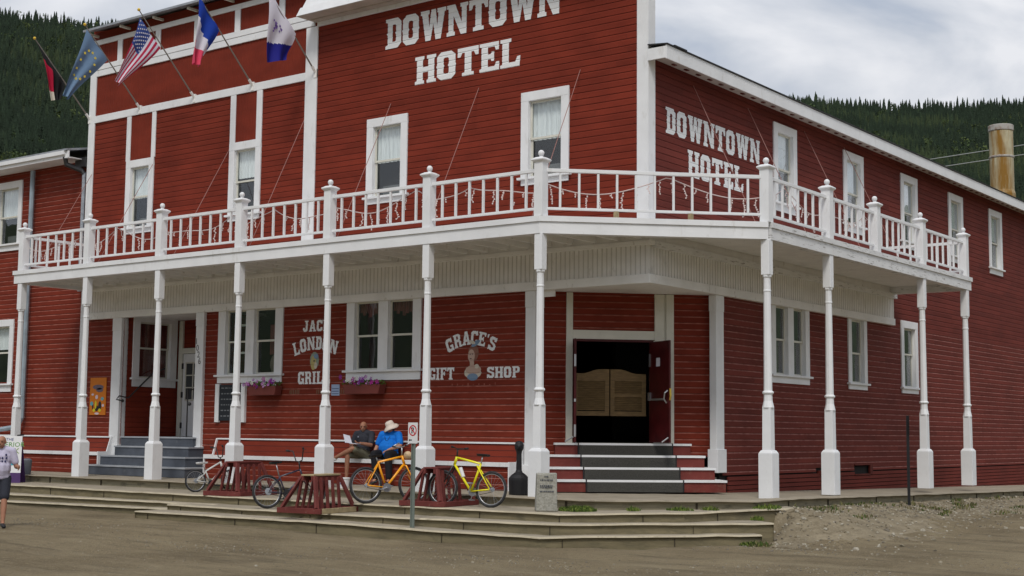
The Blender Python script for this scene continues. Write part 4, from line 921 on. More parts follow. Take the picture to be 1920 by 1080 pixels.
# ================================================================ BENCHES along the wall
def bench(x0, x1, label, le, re):
    t = thing('bench', label, 'bench', ((x0 + x1) / 2, -.3, -.13), 0, 'built-in benches along the front wall')
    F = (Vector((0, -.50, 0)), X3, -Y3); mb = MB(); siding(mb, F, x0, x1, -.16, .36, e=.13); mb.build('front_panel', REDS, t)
    mb = MB(); mb.box(x0 - .02, x1 + .02, -.545, -.501, .36, .45); mb.box(x0, x1, -.501, -.06, .39, .44)
    mb.build('seat', 'white', t)
    mb = MB(); P0 = Vector((0, -.20, 0)); 
    rows = [(.44 + i * .13, min(.83, .44 + (i + 1) * .13)) for i in range(3)]
    for z0, z1 in rows:
        ya, yb = -.22 + (z0 - .44) * .3, -.22 + (z1 - .44) * .3
        mb.face([(x0, ya, z0), (x1, ya, z0), (x1, yb - .0, z1 - .02), (x0, yb, z1 - .02)], 0); mb.face([(x0, yb, z1 - .02), (x1, yb, z1 - .02), (x1, yb, z1), (x0, yb, z1)], 2)
    mb.build('backrest', REDS, t)
    mb = MB(); mb.box(x0, x1, -.135, -.02, .83, .865); mb.build('cap_rail', 'white', t)
    for ok, x in ((le, x0), (re, x1)):
        if not ok: continue
        mb = MB(); s = -1 if x == x0 else 1
        xx = x + (-.0 if s < 0 else 0); mb.prism([(xx, -.54, -.16), (xx, -.02, -.16), (xx, -.02, .86), (xx, -.14, .86), (xx, -.26, .46), (xx, -.54, .46)], (s * .035, 0, 0)); mb.build('end_panel', 'white', t)
    return t
bench(-12.55, -3.06, 'long red built-in bench with white edges between the two entrances', True, True)
bench(-24, -16.85, 'red built-in bench with white rail left of the side door stairs behind the signboard', False, True)

# ================================================================ FLAGS
def flagpole(x, label, tip=(-1.9, 11.7)):
    t = thing('flag_pole', label, 'flag', (x, 0, 9.8), 0, 'flags on angled poles along the facade')
    mb = MB(); d = Vector((0, tip[0], tip[1] - 9.8)).normalized(); b = Vector((x, -.02, 9.8)); e_ = Vector((x, tip[0], tip[1]))
    mb.tube([b, e_], [.022, .014], 7); mb.build('pole', 'pole', t)
    mb = MB(); mb.box(x - .05, x + .05, -.05, 0, 9.68, 9.9); mb.tube([b, b + d * .2], .035, 8); mb.build('bracket', 'oldwhite', t)
    mb = MB(); mb.ball(e_ + d * .03, .042, 8, 6); mb.build('finial', 'gold', t); return t
def flagcloth(t, x, A, B, C, D, nu, nv, colf, mats, name='flag', rip=.09, seed=0, waves=3.0, mids=None):
    """A,B hoist (tip side, base side) ; C,D fly (base side, tip side); (y,z). u hoist->fly, v 0 at tip side"""
    A, B, C, D = [Vector((0, *q)) for q in (A, B, C, D)]
    def pt(u, v):
        p = (A * (1 - u) + D * u) * (1 - v) + (B * (1 - u) + C * u) * v
        if mids: p = p + Vector((0, *mids)) * (4 * u * (1 - u))
        r_ = rip * math.sin(v * waves * 2 * math.pi + u * 2.2 + seed) * (.25 + u * .9); return Vector((x + r_ + .04 * math.sin(u * 6 + seed), p.y, p.z))
    mb = MB(); n2, v2 = nu * 2 if nu < 20 else nu, nv * 2 if nv < 20 else nv; nu_, nv_ = n2, v2
    for i in range(nu_):
        for j in range(nv_):
            u0, u1, v0, v1 = i / nu_, (i + 1) / nu_, j / nv_, (j + 1) / nv_
            mb.face([pt(u0, v0), pt(u1, v0), pt(u1, v1), pt(u0, v1)], colf((u0 + u1) / 2, (v0 + v1) / 2))
    o = mb.build(name, mats, t, smooth=True); return o, pt
flat('fl_black', (.01, .01, .012), .8); flat('fl_red', (.48, .01, .05), .8); flat('fl_cream', (.62, .58, .50), .8); flat('fl_eu', (.13, .21, .33), .8); flat('fl_star', (.75, .60, .06), .7)
flat('fl_white', (.62, .60, .68), .8); flat('fl_usred', (.42, .015, .06), .8); flat('fl_usblue', (.035, .07, .26), .8); flat('fl_blue', (.004, .035, .30), .8); flat('fl_pink', (.62, .05, .11), .8); flat('fl_navy', (.010, .010, .20), .8)
flat('fl_mark', (.14, .08, .28), .8)
f1 = flagpole(-18.5, 'black, red and pale gold flag hanging limp, leftmost of the five flags')
flagcloth(f1, -18.5, (-1.85, 11.62), (-.95, 10.72), (-1.03, 10.18), (-1.30, 10.1), 14, 15, lambda u, v: 0 if (v > .42 or u < .28) else (1 if (u < .82) else 2), ['fl_black', 'fl_red', 'fl_cream'], rip=.05, mids=(.05, 0.02))
f2 = flagpole(-16.25, 'greyish blue flag with a ring of gold stars, second flag from the left')
_, pt = flagcloth(f2, -16.25, (-1.86, 11.6), (-1.15, 10.93), (-2.3, 9.62), (-2.5, 9.72), 14, 10, lambda u, v: 0, ['fl_eu'], rip=.06, waves=1.6, mids=(.0, .02))
mb = MB()
for k in range(12):
    a = k * math.pi / 6; q = pt(.42 + .25 * math.sin(a), .5 + .30 * math.cos(a))
    for s in (-1, 1):
        c = q + Vector((s * .012, 0, 0)); ps = [c + Vector((0, math.cos(j * math.pi / 5 + 1.57) * (.05 if j % 2 == 0 else .022), math.sin(j * math.pi / 5 + 1.57) * (.05 if j % 2 == 0 else .022))) for j in range(10)]; mb.face(ps)
mb.build('stars', 'fl_star', f2)
f3 = flagpole(-14.0, 'red and white striped flag with starred blue corner, third flag from the left')
def us(u, v):
    if u < .42 and v < .54: return 2
    return 0 if int(v * 13) % 2 == 0 else 1
_, pt = flagcloth(f3, -14.0, (-1.88, 11.52), (-1.2, 10.88), (-2.42, 9.62), (-2.55, 9.80), 26, 26, us, ['fl_usred', 'fl_white', 'fl_usblue'], rip=.05, waves=1.4, mids=(.03, 0))
mb = MB()
for r_ in range(7):
    for c_ in range(6 - r_ % 2):
        q = pt(.035 + (c_ + .5 * (r_ % 2)) * .068, .04 + r_ * .075)
        for s in (-1, 1): cc = q + Vector((s * .012, 0, 0)); mb.face([cc + Vector((0, math.cos(j * 1.2566) * .022, math.sin(j * 1.2566) * .022)) for j in range(5)])
mb.build('stars', 'fl_white', f3)
f4 = flagpole(-11.75, 'blue, white and red tricolour flag, fourth flag from the left')
def fr(u, v): return 0 if u + .25 * (1 - v) < .55 else (1 if u < .66 + .05 * v else 2)
flagcloth(f4, -11.75, (-1.86, 11.66), (-1.18, 10.98), (-1.72, 9.93), (-1.98, 9.97), 20, 20, fr, ['fl_blue', 'fl_white', 'fl_pink'], rip=.09, waves=1.5, mids=(-.02, -.0))
f5 = flagpole(-9.5, 'white flag with small crest and dark blue lower end, rightmost of the five', tip=(-1.72, 11.5))
_, pt = flagcloth(f5, -9.5, (-1.66, 11.5), (-.72, 10.62), (-.98, 9.92), (-1.66, 9.70), 44, 44, lambda u, v: 0 if u < .62 + .06 * (1 - v) + .10 * (1 - 2 * v) * 0 else 1, ['fl_white', 'fl_navy'], rip=.05, waves=1.6)
me5 = [c for c in f5.children if c.name.startswith('flag')][0]
for p_ in me5.data.polygons: p_.material_index = 1 if p_.center.z + 9.8 < 10.27 + .12 * (p_.center.y + 1.1) else 0
mb = MB()
for (u, v, r_) in ((.36, .3, .05), (.40, .34, .06), (.45, .28, .04), (.5, .25, .03), (.33, .45, .035), (.38, .5, .045), (.43, .46, .03), (.36, .2, .03)):
    q = pt(u, v)
    for s in (-1, 1): cc = q + Vector((s * .015, 0, 0)); mb.face([cc + Vector((0, math.cos(j * 1.05 + u * 9) * r_ * (1 if j % 2 else .5), math.sin(j * 1.05 + u * 9) * r_)) for j in range(6)])
mb.build('crest', 'fl_mark', f5)

# ================================================================ ICICLE LIGHTS on the railing
lights = thing('string_lights', 'string of unlit pale icicle lights looped along the white balcony railing', 'string lights', (-8, -BD, 6.0))
mb = MB(); mb2 = MB(); rg = random.Random(5)
pathpts = [(newF[k], -BD + .1) for k in range(6, -1, -1)] + [(BD - .1, newS[k]) for k in (0, 1, 2)]
for k in range(len(pathpts) - 1):
    a = Vector((*pathpts[k], 0)); b = Vector((*pathpts[k + 1], 0)); Ln = (b - a).length; nb = 2 if Ln < 3.5 else 3
    n = int(Ln / .12); pts = []
    for i in range(n + 1):
        t = i / n; z = 6.06 - .30 * abs(math.sin(math.pi * (t * nb * .5 + .5 * (k % 2) + .15))) ** .8 - .05 * math.sin(t * 9 + k); pts.append(a.lerp(b, t) + Z3 * z)
    mb.tube(pts, .011, 4)
    for i in range(1, n, 2):
        if rg.random() < .15: continue
        p = pts[i]; L_ = rg.choice((.12, .2, .3, .38)); q = p.copy(); w = [q.copy()]
        m = int(L_ / .045)
        for j in range(m):
            q = q + Vector((rg.uniform(-.022, .022), rg.uniform(-.02, .02), -.045)); w.append(q.copy())
            if j % 1 == 0: mb2.ball(q + Vector((rg.uniform(-.025, .025), 0, 0)), .017, 5, 3)
        if len(w) > 1: mb.tube(w, .009, 4)
mb.build('wire', 'bulb', lights); tag(mb2.build('bulbs', flat('bulb_clear', (.72, .62, .60), .3), lights), kind='stuff')
tag(lights)

# ================================================================ HOTEL-FRONT THINGS
t = thing('poster', 'orange event poster with dark lettering and small pictures beside the side door', 'poster', (-17.62, -.03, 1.95))
mb = MB(); mb.fbox(FRONT, -17.98, -17.27, 1.44, 2.46, .004, .02); mb.build('sheet', flat('poster_orange', (.55, .16, .01)), t)
mb = MB(); Q = lambda x, z, r1, r2, mi, o=.022: mb.raw([FRONT[0] + X3 * (x + r1 * math.cos(j * .6283)) + Z3 * (z + r2 * math.sin(j * .6283)) - Y3 * (o + mi * .0007) for j in range(10)], [tuple(range(10))], mi)
for (x, z, a, b, m_) in [(-17.62, 2.2, .25, .07, 0), (-17.55, 2.12, .16, .06, 0), (-17.85, 2.0, .06, .03, 2), (-17.67, 1.93, .06, .06, 2), (-17.42, 1.88, .07, .05, 3), (-17.88, 1.75, .07, .06, 3), (-17.7, 1.72, .04, .12, 4), (-17.52, 1.68, .07, .14, 1), (-17.66, 1.62, .09, .08, 1), (-17.83, 1.68, .03, .1, 1), (-17.77, 1.57, .06, .05, 4), (-17.52, 1.57, .06, .05, 4), (-17.64, 1.48, .1, .03, 2), (-17.38, 1.7, .05, .04, 2)]: Q(x, z, a, b, m_)
mb.build('pictures', [flat('po_grey', (.13, .10, .13)), 'black', flat('po_lilac', (.6, .5, .55)), flat('po_teal', (.12, .35, .4)), flat('po_yellow', (.6, .5, .02))], t)
t = thing('chalkboard', 'black chalkboard menu in a white frame beside the side door', 'chalkboard', (-12.2, -.05, 1.75))
mb = MB(); mb.fbox(FRONT, -12.68, -11.74, 1.3, 2.2, .004, .05); mb.build('board', flat('slate', (.02, .024, .03), .8), t)
mb = MB(); mb.fbox(FRONT, -12.76, -12.62, 1.26, 2.22, 0, .07); mb.fbox(FRONT, -11.8, -11.66, 1.26, 2.22, 0, .07); pieces(mb, 'frame', 'white', t)
mb = MB(); rg = random.Random(2)
for i in range(6):
    z = 2.1 - i * .14; x = -12.55
    while x < -11.95: w = rg.uniform(.03, .1); mb.fbox(FRONT, x, x + w, z, z + .03, .05, .053); x += w + .04
mb.build('chalk_lines', flat('chalk', (.16, .17, .18), .9), t)
t = thing('notice', 'small pale blue notice on the red wall just left of the flower box', 'notice', (-8.65, -.03, 2.0)); mb = MB(); mb.fbox(FRONT, -8.72, -8.46, 1.9, 2.16, .003, .016); mb.build('sheet', flat('notice_blue', (.30, .38, .55)), t)
mb = MB(); [mb.fbox(FRONT, -8.70, -8.48, 1.93 + i * .06, 1.95 + i * .06, .016, .018) for i in range(3)]; mb.build('text_lines', flat('notice_dark', (.08, .1, .2)), t)
def planter(x0, x1, label, seed):
    t = thing('flower_box', label, 'flower box', ((x0 + x1) / 2, -.15, 1.9), 0, 'window flower boxes'); rg = random.Random(seed)
    mb = MB(); mb.prism([(x0 + .06, -.04, 1.92), (x1 - .06, -.04, 1.92), (x1, -.04, 2.14), (x0, -.04, 2.14)], (0, -.22, 0)); mb.build('planter', 'box_red', t, bevel=.01)
    mb = MB(); mf = MB()
    for i in range(170):
        p = Vector((rg.uniform(x0 - .05, x1 + .02), rg.uniform(-.28, -.04), 2.12 + rg.random() * .13)); d = Vector((rg.uniform(-1, 1), rg.uniform(-1, 1), rg.uniform(-.4, 1))).normalized() * .035; s = d.cross(Vector((rg.uniform(-1, 1), 1, .3))).normalized() * .018; mb.face([p - d, p + s, p + d, p - s])
    for i in range(24):
        p = Vector((rg.uniform(x0 - .12, x1 - .02), rg.uniform(-.32, -.2), 2.13 + rg.random() * .19)); r_ = rg.uniform(.035, .06); mi = rg.choice((0, 0, 1, 2, 3)); n_ = Vector((rg.uniform(-.5, .5), -1, rg.uniform(-.2, .6))).normalized(); a = n_.cross(Z3).normalized(); b = a.cross(n_)
        for k in range(5):
            t0 = k * 1.2566; c_ = p + (a * math.cos(t0) + b * math.sin(t0)) * r_ * .6; mf.face([p, c_ + (a * math.cos(t0 - .9) + b * math.sin(t0 - .9)) * r_ * .5, c_ + (a * math.cos(t0) + b * math.sin(t0)) * r_ * .5, c_ + (a * math.cos(t0 + .9) + b * math.sin(t0 + .9)) * r_ * .5], mi)
    mb.build('leaves', 'foliage', t); mf.build('petunias', [flat('pet_purple', (.22, .02, .30)), flat('pet_magenta', (.38, .02, .26)), flat('pet_lilac', (.5, .2, .5)), flat('pet_white', (.6, .6, .55))], t)
planter(-8.12, -6.95, 'dark red planter of petunias under the right hand double window', 1)
planter(-11.38, -10.35, 'dark red planter of petunias under the left hand double window', 2)

# smoker's post, bucket, stone
t = thing('ash_receptacle', 'black plastic cigarette ash post with round bulbous base by the corner post', 'ash bin', (-1.72, -1.95, -.14))
mb = MB(); mb.lathe([(.18, 0), (.19, .03), (.2, .3), (.195, .34), (.14, .40), (.07, .45), (.055, .5), (.05, .8), (.06, .86), (.085, .9), (.09, .97), (.07, 1.03), (.03, 1.05)], (-1.72, -1.95, -.14), 18); mb.build('body', 'black', t, smooth=False)
mb = MB(); mb.ball((-1.66, -2.035, .81), (.03, .02, .035), 8, 6); mb.build('opening', 'blackm', t)
t = thing('bucket', 'small white plastic bucket on the pavement below the seated man', 'bucket', (-6.05, -2.3, -.13))
mb = MB(); mb.lathe([(.10, 0), (.125, .2), (.135, .2), (.135, .225), (.12, .225), (.1, .1)], (-6.05, -2.3, -.13), 18); mb.build('tub', 'whiteplain', t)
mb = MB(); mb.raw([(-6.05 + .118 * math.sin(a) , -2.3 - .122 * math.cos(a), z) for z in (-.04, -.0) for a in (.1, .35, .6)], [(0, 1, 4, 3), (1, 2, 5, 4)]); mb.build('label_print', flat('navy_print', (.02, .03, .2)), t)
t = thing('stone_marker', 'rough grey granite marker stone with worn dark engraving at the corner of the steps', 'stone marker', (-.03, -3.4, -.31), R(40))
mb = MB(); mb.raw([(-.19, -.19, 0), (.19, -.19, 0), (.19, .19, 0), (-.19, .19, 0), (-.175, -.19, .66), (.18, -.17, .68), (.17, .17, .67), (-.17, .17, .67)], [(0, 3, 2, 1), (4, 5, 6, 7), (0, 1, 5, 4), (1, 2, 6, 5), (2, 3, 7, 6), (3, 0, 4, 7)])
b_ = mb.build('block', 'granite', t, local=True, bevel=.02)
mb = MB(); rg = random.Random(8)
for i, z in enumerate((.60, .54, .44, .41, .34)):
    x = -.12 + (.08 if i == 0 else 0)
    while x < (.1 if i else .0): w = rg.uniform(.012, .035); mb.box(x, x + w, -.1935, -.19 + .01, z, z + .022); x += w + .012
mb.build('engraving', 'engrave', t, local=True)

# no parking sign on a post
t = thing('no_parking_sign', 'white no parking sign with red ring on a thin post in the steps', 'sign', (-1.85, -4.9, -.60), R(-4))
mb = MB(); mb.box(-.035, .035, -.008, .008, -.1, 1.75); mb.box(-.04, -.028, -.03, .0, -.1, 1.5); mb.box(.028, .04, -.03, .0, -.1, 1.5); mb.build('post', flat('post_green_grey', (.17, .20, .18), .5), t, local=True)
SF = (Vector((0.0, -.02, 0)), X3, -Y3)
mb = MB(); mb.fbox(SF, -.12, .12, 1.46, 1.83, .013, .017); mb.build('plate', 'whiteplain', t, local=True, bevel=.002)
mb = MB(); ring = lambda r0, r1, n, cz: mb.raw([SF[0] + X3 * (r * math.cos(2 * math.pi * i / n)) + Z3 * (cz + r * math.sin(2 * math.pi * i / n)) - Y3 * .019 for i in range(n) for r in (r0, r1)], [(2 * i, 2 * i + 1, (2 * i + 3) % (2 * n), (2 * i + 2) % (2 * n)) for i in range(n)])
ring(.075, .097, 24, 1.69); mb.obox(SF[0] + Vector((-.055, -.0205, 1.745)), SF[0] + Vector((.055, -.0205, 1.635)), .001, .02, up=(0, 0, 1)); mb.build('ring', flat('sign_red', (.5, .02, .03)), t, local=True)
mb = MB(); put_polys(mb, [[[(-.04 + a * .0075, 1.64 + b * .0075) for a, b in lp] for lp in G['P'][1:]]], SF, off=.018, onlap=False); put_polys(mb, [[[(-.10, 1.52), (-.07, 1.545), (-.07, 1.53), (-.02, 1.53), (-.02, 1.51), (-.07, 1.51), (-.07, 1.495)]]], SF, off=.018, onlap=False)
mb.build('letter_and_arrow', 'black', t, local=True)
# parking sign seen edge-on at the right
t = thing('street_sign', 'dark post with a sign plate seen edge-on beside the right hand pavement', 'sign', (3.0, 5.95, -.45), R(114))
mb = MB(); mb.box(-.03, .03, -.03, .03, -.2, 1.98); mb.build('post', 'black', t, local=True)
mb = MB(); mb.box(-.15, .15, -.028, -.022, 1.55, 1.98); mb.build('plate', 'black', t, local=True)
# A-frame
t = thing('signboard', 'white A-frame signboard with coloured lettering and a purple base', 'signboard', (-17.05, -2.95, -.30), R(36))
tl = R(9)
AFr = (Vector((0, -.28, 0)), X3, (-Y3 * math.cos(tl) + Z3 * math.sin(tl)))
def slab(mb, x0t, x1t, x0b, x1b, z0, z1, y0, y1, th=.02):
    mb.prism([(x0b, y0, z0), (x1b, y0, z0), (x1t, y1, z1), (x0t, y1, z1)], (0, th, 0))
mb = MB(); slab(mb, -.35, .29, -.37, .33, .24, 1.16, -.30, -.16); b_ = mb.build('board', 'whiteplain', t, local=True)
mb = MB(); slab(mb, -.36, .33, -.36, .35, -.02, .24, -.335, -.303); mb.prism([(.62, -.345, -.02), (.66, .3, -.02), (.5, .2, 1.0), (.45, -.16, 1.05)], (.01, 0, 0)) if 0 else None
mb.build('base_panel', flat('purple', (.07, .03, .12)), t, local=True)
mb = MB(); slab(mb, -.33, .27, -.34, .30, -.02, 1.12, .15, -.12); mb.build('rear_board', 'purple', t, local=True)
mb = MB(); mb.obox((.15, -.13, 1.17), (.31, -.13, 1.19), .04, .04); mb.build('hinge_bar', 'black', t, local=True)
def on_board(z): return -.30 + (z - .24) / .92 * .14 - .004
for (txt, cz, sz, c, m_) in (('THE', 1.07, .10, -.02, flat('sg_navy', (.05, .07, .2))), ('INTERIOR', .94, .165, -.03, flat('sg_green', (.10, .28, .06))), ('DECK', .78, .19, -.02, flat('sg_green2', (.16, .25, .03)))):
    mb = MB(); font_mesh(mb, txt, (Vector((0, 0, 0)), X3, -Y3), c, cz, sz, off=0, sx=1.1)
    mb.v = [(v_[0], on_board(v_[2]), v_[2]) for v_ in mb.v]; mb.build('lettering', m_, t, local=True)
mb = MB(); mb.raw([(.08 + .13 * math.cos(j * .6), on_board(.47 + .04 * math.sin(j * .6)) - .002, .47 + .045 * math.sin(j * .6)) for j in range(10)], [tuple(range(10))]); mb.raw([(-.03 + .03 * math.cos(j * .6), on_board(.52) - .002, .54 + .05 * math.sin(j * .6)) for j in range(10)], [tuple(range(10))]); mb.build('emblem', flat('sg_teal', (.05, .35, .45)), t, local=True)
t = thing('litter_bin', 'small grey bin half hidden behind the white signboard', 'bin', (-17.3, -2.35, -.14)); mb = MB(); mb.lathe([(.1, 0), (.12, .34), (.12, .38), (.07, .42)], (-17.3, -2.35, -.14), 14); mb.build('body', flat('bin_grey', (.12, .13, .15)), t)

# chimney stack and wires
t = thing('chimney_stack', 'rusty pale metal chimney stack rising behind the right hand roof', 'chimney', (-3, 31.9, 9.0))
mb = MB(); mb.lathe([(.5, 0), (.5, 1.75), (.46, 1.9), (.46, 4.5)], (-3, 31.9, 9.0), 24); m_ = mat('stack_metal', (.48, .44, .30), .5, var=.1, scale=3); weather(m_, (.25, .125, .015), 1.0, .36, .58, (3, 3, .35), 1.0); M['stack'] = m_; mb.build('flue', 'stack', t, smooth=False)
mb = MB(); mb.lathe([(.475, 0), (.49, .02), (.49, .22), (.475, .24)], (-3, 31.9, 13.3), 24); mb.lathe([(.47, 0), (.485, .02), (.485, .07), (.47, .09)], (-3, 31.9, 12.2), 24); mb.build('collar', weather(mat('stack_collar', (.40, .38, .35), .5), (.2, .1, .05), 3, .5, .7), t)
mb = MB(); mb.lathe([(.8, 0), (.62, .15), (.52, .3)], (-3, 31.9, 10.0), 20); mb.build('flashing', 'roofing', t)

# ================================================================ HILLS AND FOREST
CX, CY = 14.5, -23.7
def prof_t(azd):                                    # skyline steepness by bearing (deg, 0 = +Y, negative to the left)
    return np.interp(azd, [-100, -60, -52, -44, -30, -22, -10, 10], [.27, .288, .279, .27, .25, .230, .220, .19])
def prof_t2(a): a = np.asarray(a, float); return prof_t(a) * (1 - .45 * cl((np.abs(a + 35) - 45) / 30, 0, 1))
def hill(azd, r):
    s = cl((r - 140) / 635, 0, 1.15); z = np.where(np.abs(azd + 40) > 70, .15, 1) * prof_t(azd) * r if 0 else prof_t2(azd) * r * (s ** .55) * 1.0
    X = CX + r * np.sin(np.radians(azd)); Y = CY + r * np.cos(np.radians(azd))
    return z + (7 * fnoise(X, Y, 70, 11) + 2.5 * fnoise(X, Y, 23, 12)) * cl(s * 2, 0, 1)
azs = np.concatenate([np.linspace(-180, -66, 40), np.linspace(-65, -5, 80), np.linspace(-2, 180, 60)]); rs = np.concatenate([np.linspace(140, 785, 60), [800, 1000]])  # ring continues unseen behind the camera, added so lower windows reflect dark
AA, RR = np.meshgrid(azs, rs, indexing='ij'); ZZ = hill(AA, RR); ZZ[:, -2] -= 14; ZZ[:, -1] -= 120
M['hillside'] = mat('hillside', (.03, .045, .018), .95, col2=(.05, .065, .025), scale=.05)
tag(grid_obj('hill', CX + RR * np.sin(np.radians(AA)), CY + RR * np.cos(np.radians(AA)), ZZ - 1.2, M['hillside']), kind='structure')
def forest():
    V = []; F = []; MI = []; cnt = 0
    def tmpl(kind, rg):
        v = []; f = []
        if kind == 0:
            tiers = 7
            for k in range(tiers):
                z0 = .06 + .94 * k / tiers * .96; z1 = min(1.0, z0 + .30); r0 = .185 * (1 - k / tiers) ** .85 + .012
                n = 6; ph = rg.random() * 6; i = len(v); v.append((0, 0, z1))
                for j in range(n * 2): rr = r0 * (1.12 if j % 2 == 0 else .55) * (1 + rg.uniform(-.25, .25)); v.append((rr * math.cos(ph + math.pi * j / n), rr * math.sin(ph + math.pi * j / n), z0 + (0 if j % 2 == 0 else .05)))
                for j in range(n * 2): f.append((i, i + 1 + j, i + 1 + (j + 1) % (n * 2)))
        else:
            for k in range(26):
                a = rg.random() * 6.28; zz = .25 + rg.random() * .7; rr = .26 * math.sin(math.pi * min(1, (zz - .1) / .9)) ** .6 * rg.random() ** .4; c = Vector((rr * math.cos(a), rr * math.sin(a), zz)); s = .10
                i = len(v)
                p = [c + Vector((rg.uniform(-s, s), rg.uniform(-s, s), rg.uniform(-s, s))) for _ in range(4)]; v += [tuple(q) for q in p]; f += [(i, i + 1, i + 2), (i, i + 2, i + 3), (i, i + 1, i + 3)]
        return np.array(v), np.array(f)
    rg = random.Random(4); T = [tmpl(0, rg) for _ in range(6)] + [tmpl(1, rg) for _ in range(4)]
    def plant(a0, a1, r0, r1, sp):
        nonlocal cnt
        r = r0
        while r < r1:
            sp_ = sp * (.75 + .5 * r / 760); na = max(1, int(math.radians(a1 - a0) * r / sp_))
            A = a0 + (a1 - a0) * (np.arange(na) + rng.random(na)) / na; Rr = r + rng.uniform(-sp_ * .6, sp_ * .6, na)
            X = CX + Rr * np.sin(np.radians(A)); Y = CY + Rr * np.cos(np.radians(A)); Z = hill(A, Rr) - 1.2
            den = fnoise(X, Y, 26, 21); 
            for x, y, z, d, aa in zip(X, Y, Z, den, A):
                lower = r < 430; dec = (d > .12 and rng.random() < (.62 if lower else .22)); k = (6 + int(rng.integers(4))) if dec else int(rng.integers(6)); tv, tf = T[k]
                h = rng.uniform(4.2, 7.6) * (.72 if dec else 1.0) * (.7 if lower else 1.0)
                if rng.random() < .10: h *= 1.3
                if rng.random() < .16: h *= .65
                w = h * rng.uniform(.75, 1.15) * (1.2 if dec else .76); a = rng.random() * 6.28; c, s = math.cos(a), math.sin(a)
                v = np.stack([x + (tv[:, 0] * c - tv[:, 1] * s) * w, y + (tv[:, 0] * s + tv[:, 1] * c) * w, z + tv[:, 2] * h], -1)
                V.append(v); F.append(tf + cnt); cnt += len(v); cn = float(fnoise(np.array(x), np.array(y), 38, 33)) + rng.uniform(-.18, .18); m = 3 + int(rng.integers(2)) if dec else (0 if cn < 0 else (1 if cn < .22 else 2)); MI.append(np.full(len(tf), m))
            r += sp_ * .85
    plant(-27.5, -14.5, 330, 786, 2.25); plant(-60.5, -46, 300, 786, 2.25); plant(-46, -27.5, 330, 786, 4.0); plant(-72, -60.5, 330, 786, 4.0); plant(-14.5, -3, 330, 786, 4.0)
    return np.concatenate(V), np.concatenate(F), np.concatenate(MI)
for i, c in enumerate([(.018, .032, .017), (.026, .043, .021), (.040, .058, .024), (.075, .10, .028), (.055, .085, .03)]): M['con%d' % i] = mat('conifer_tone_%d' % i, c, .9, var=.25, scale=.3)
fv, ff, fm = forest()
fo = np_mesh('forest', fv, ff, [M['con%d' % i] for i in range(5)], False, fm); tag(fo, 'dense dark conifer forest with paler birches covering the hills behind the hotel', 'forest', kind='stuff')

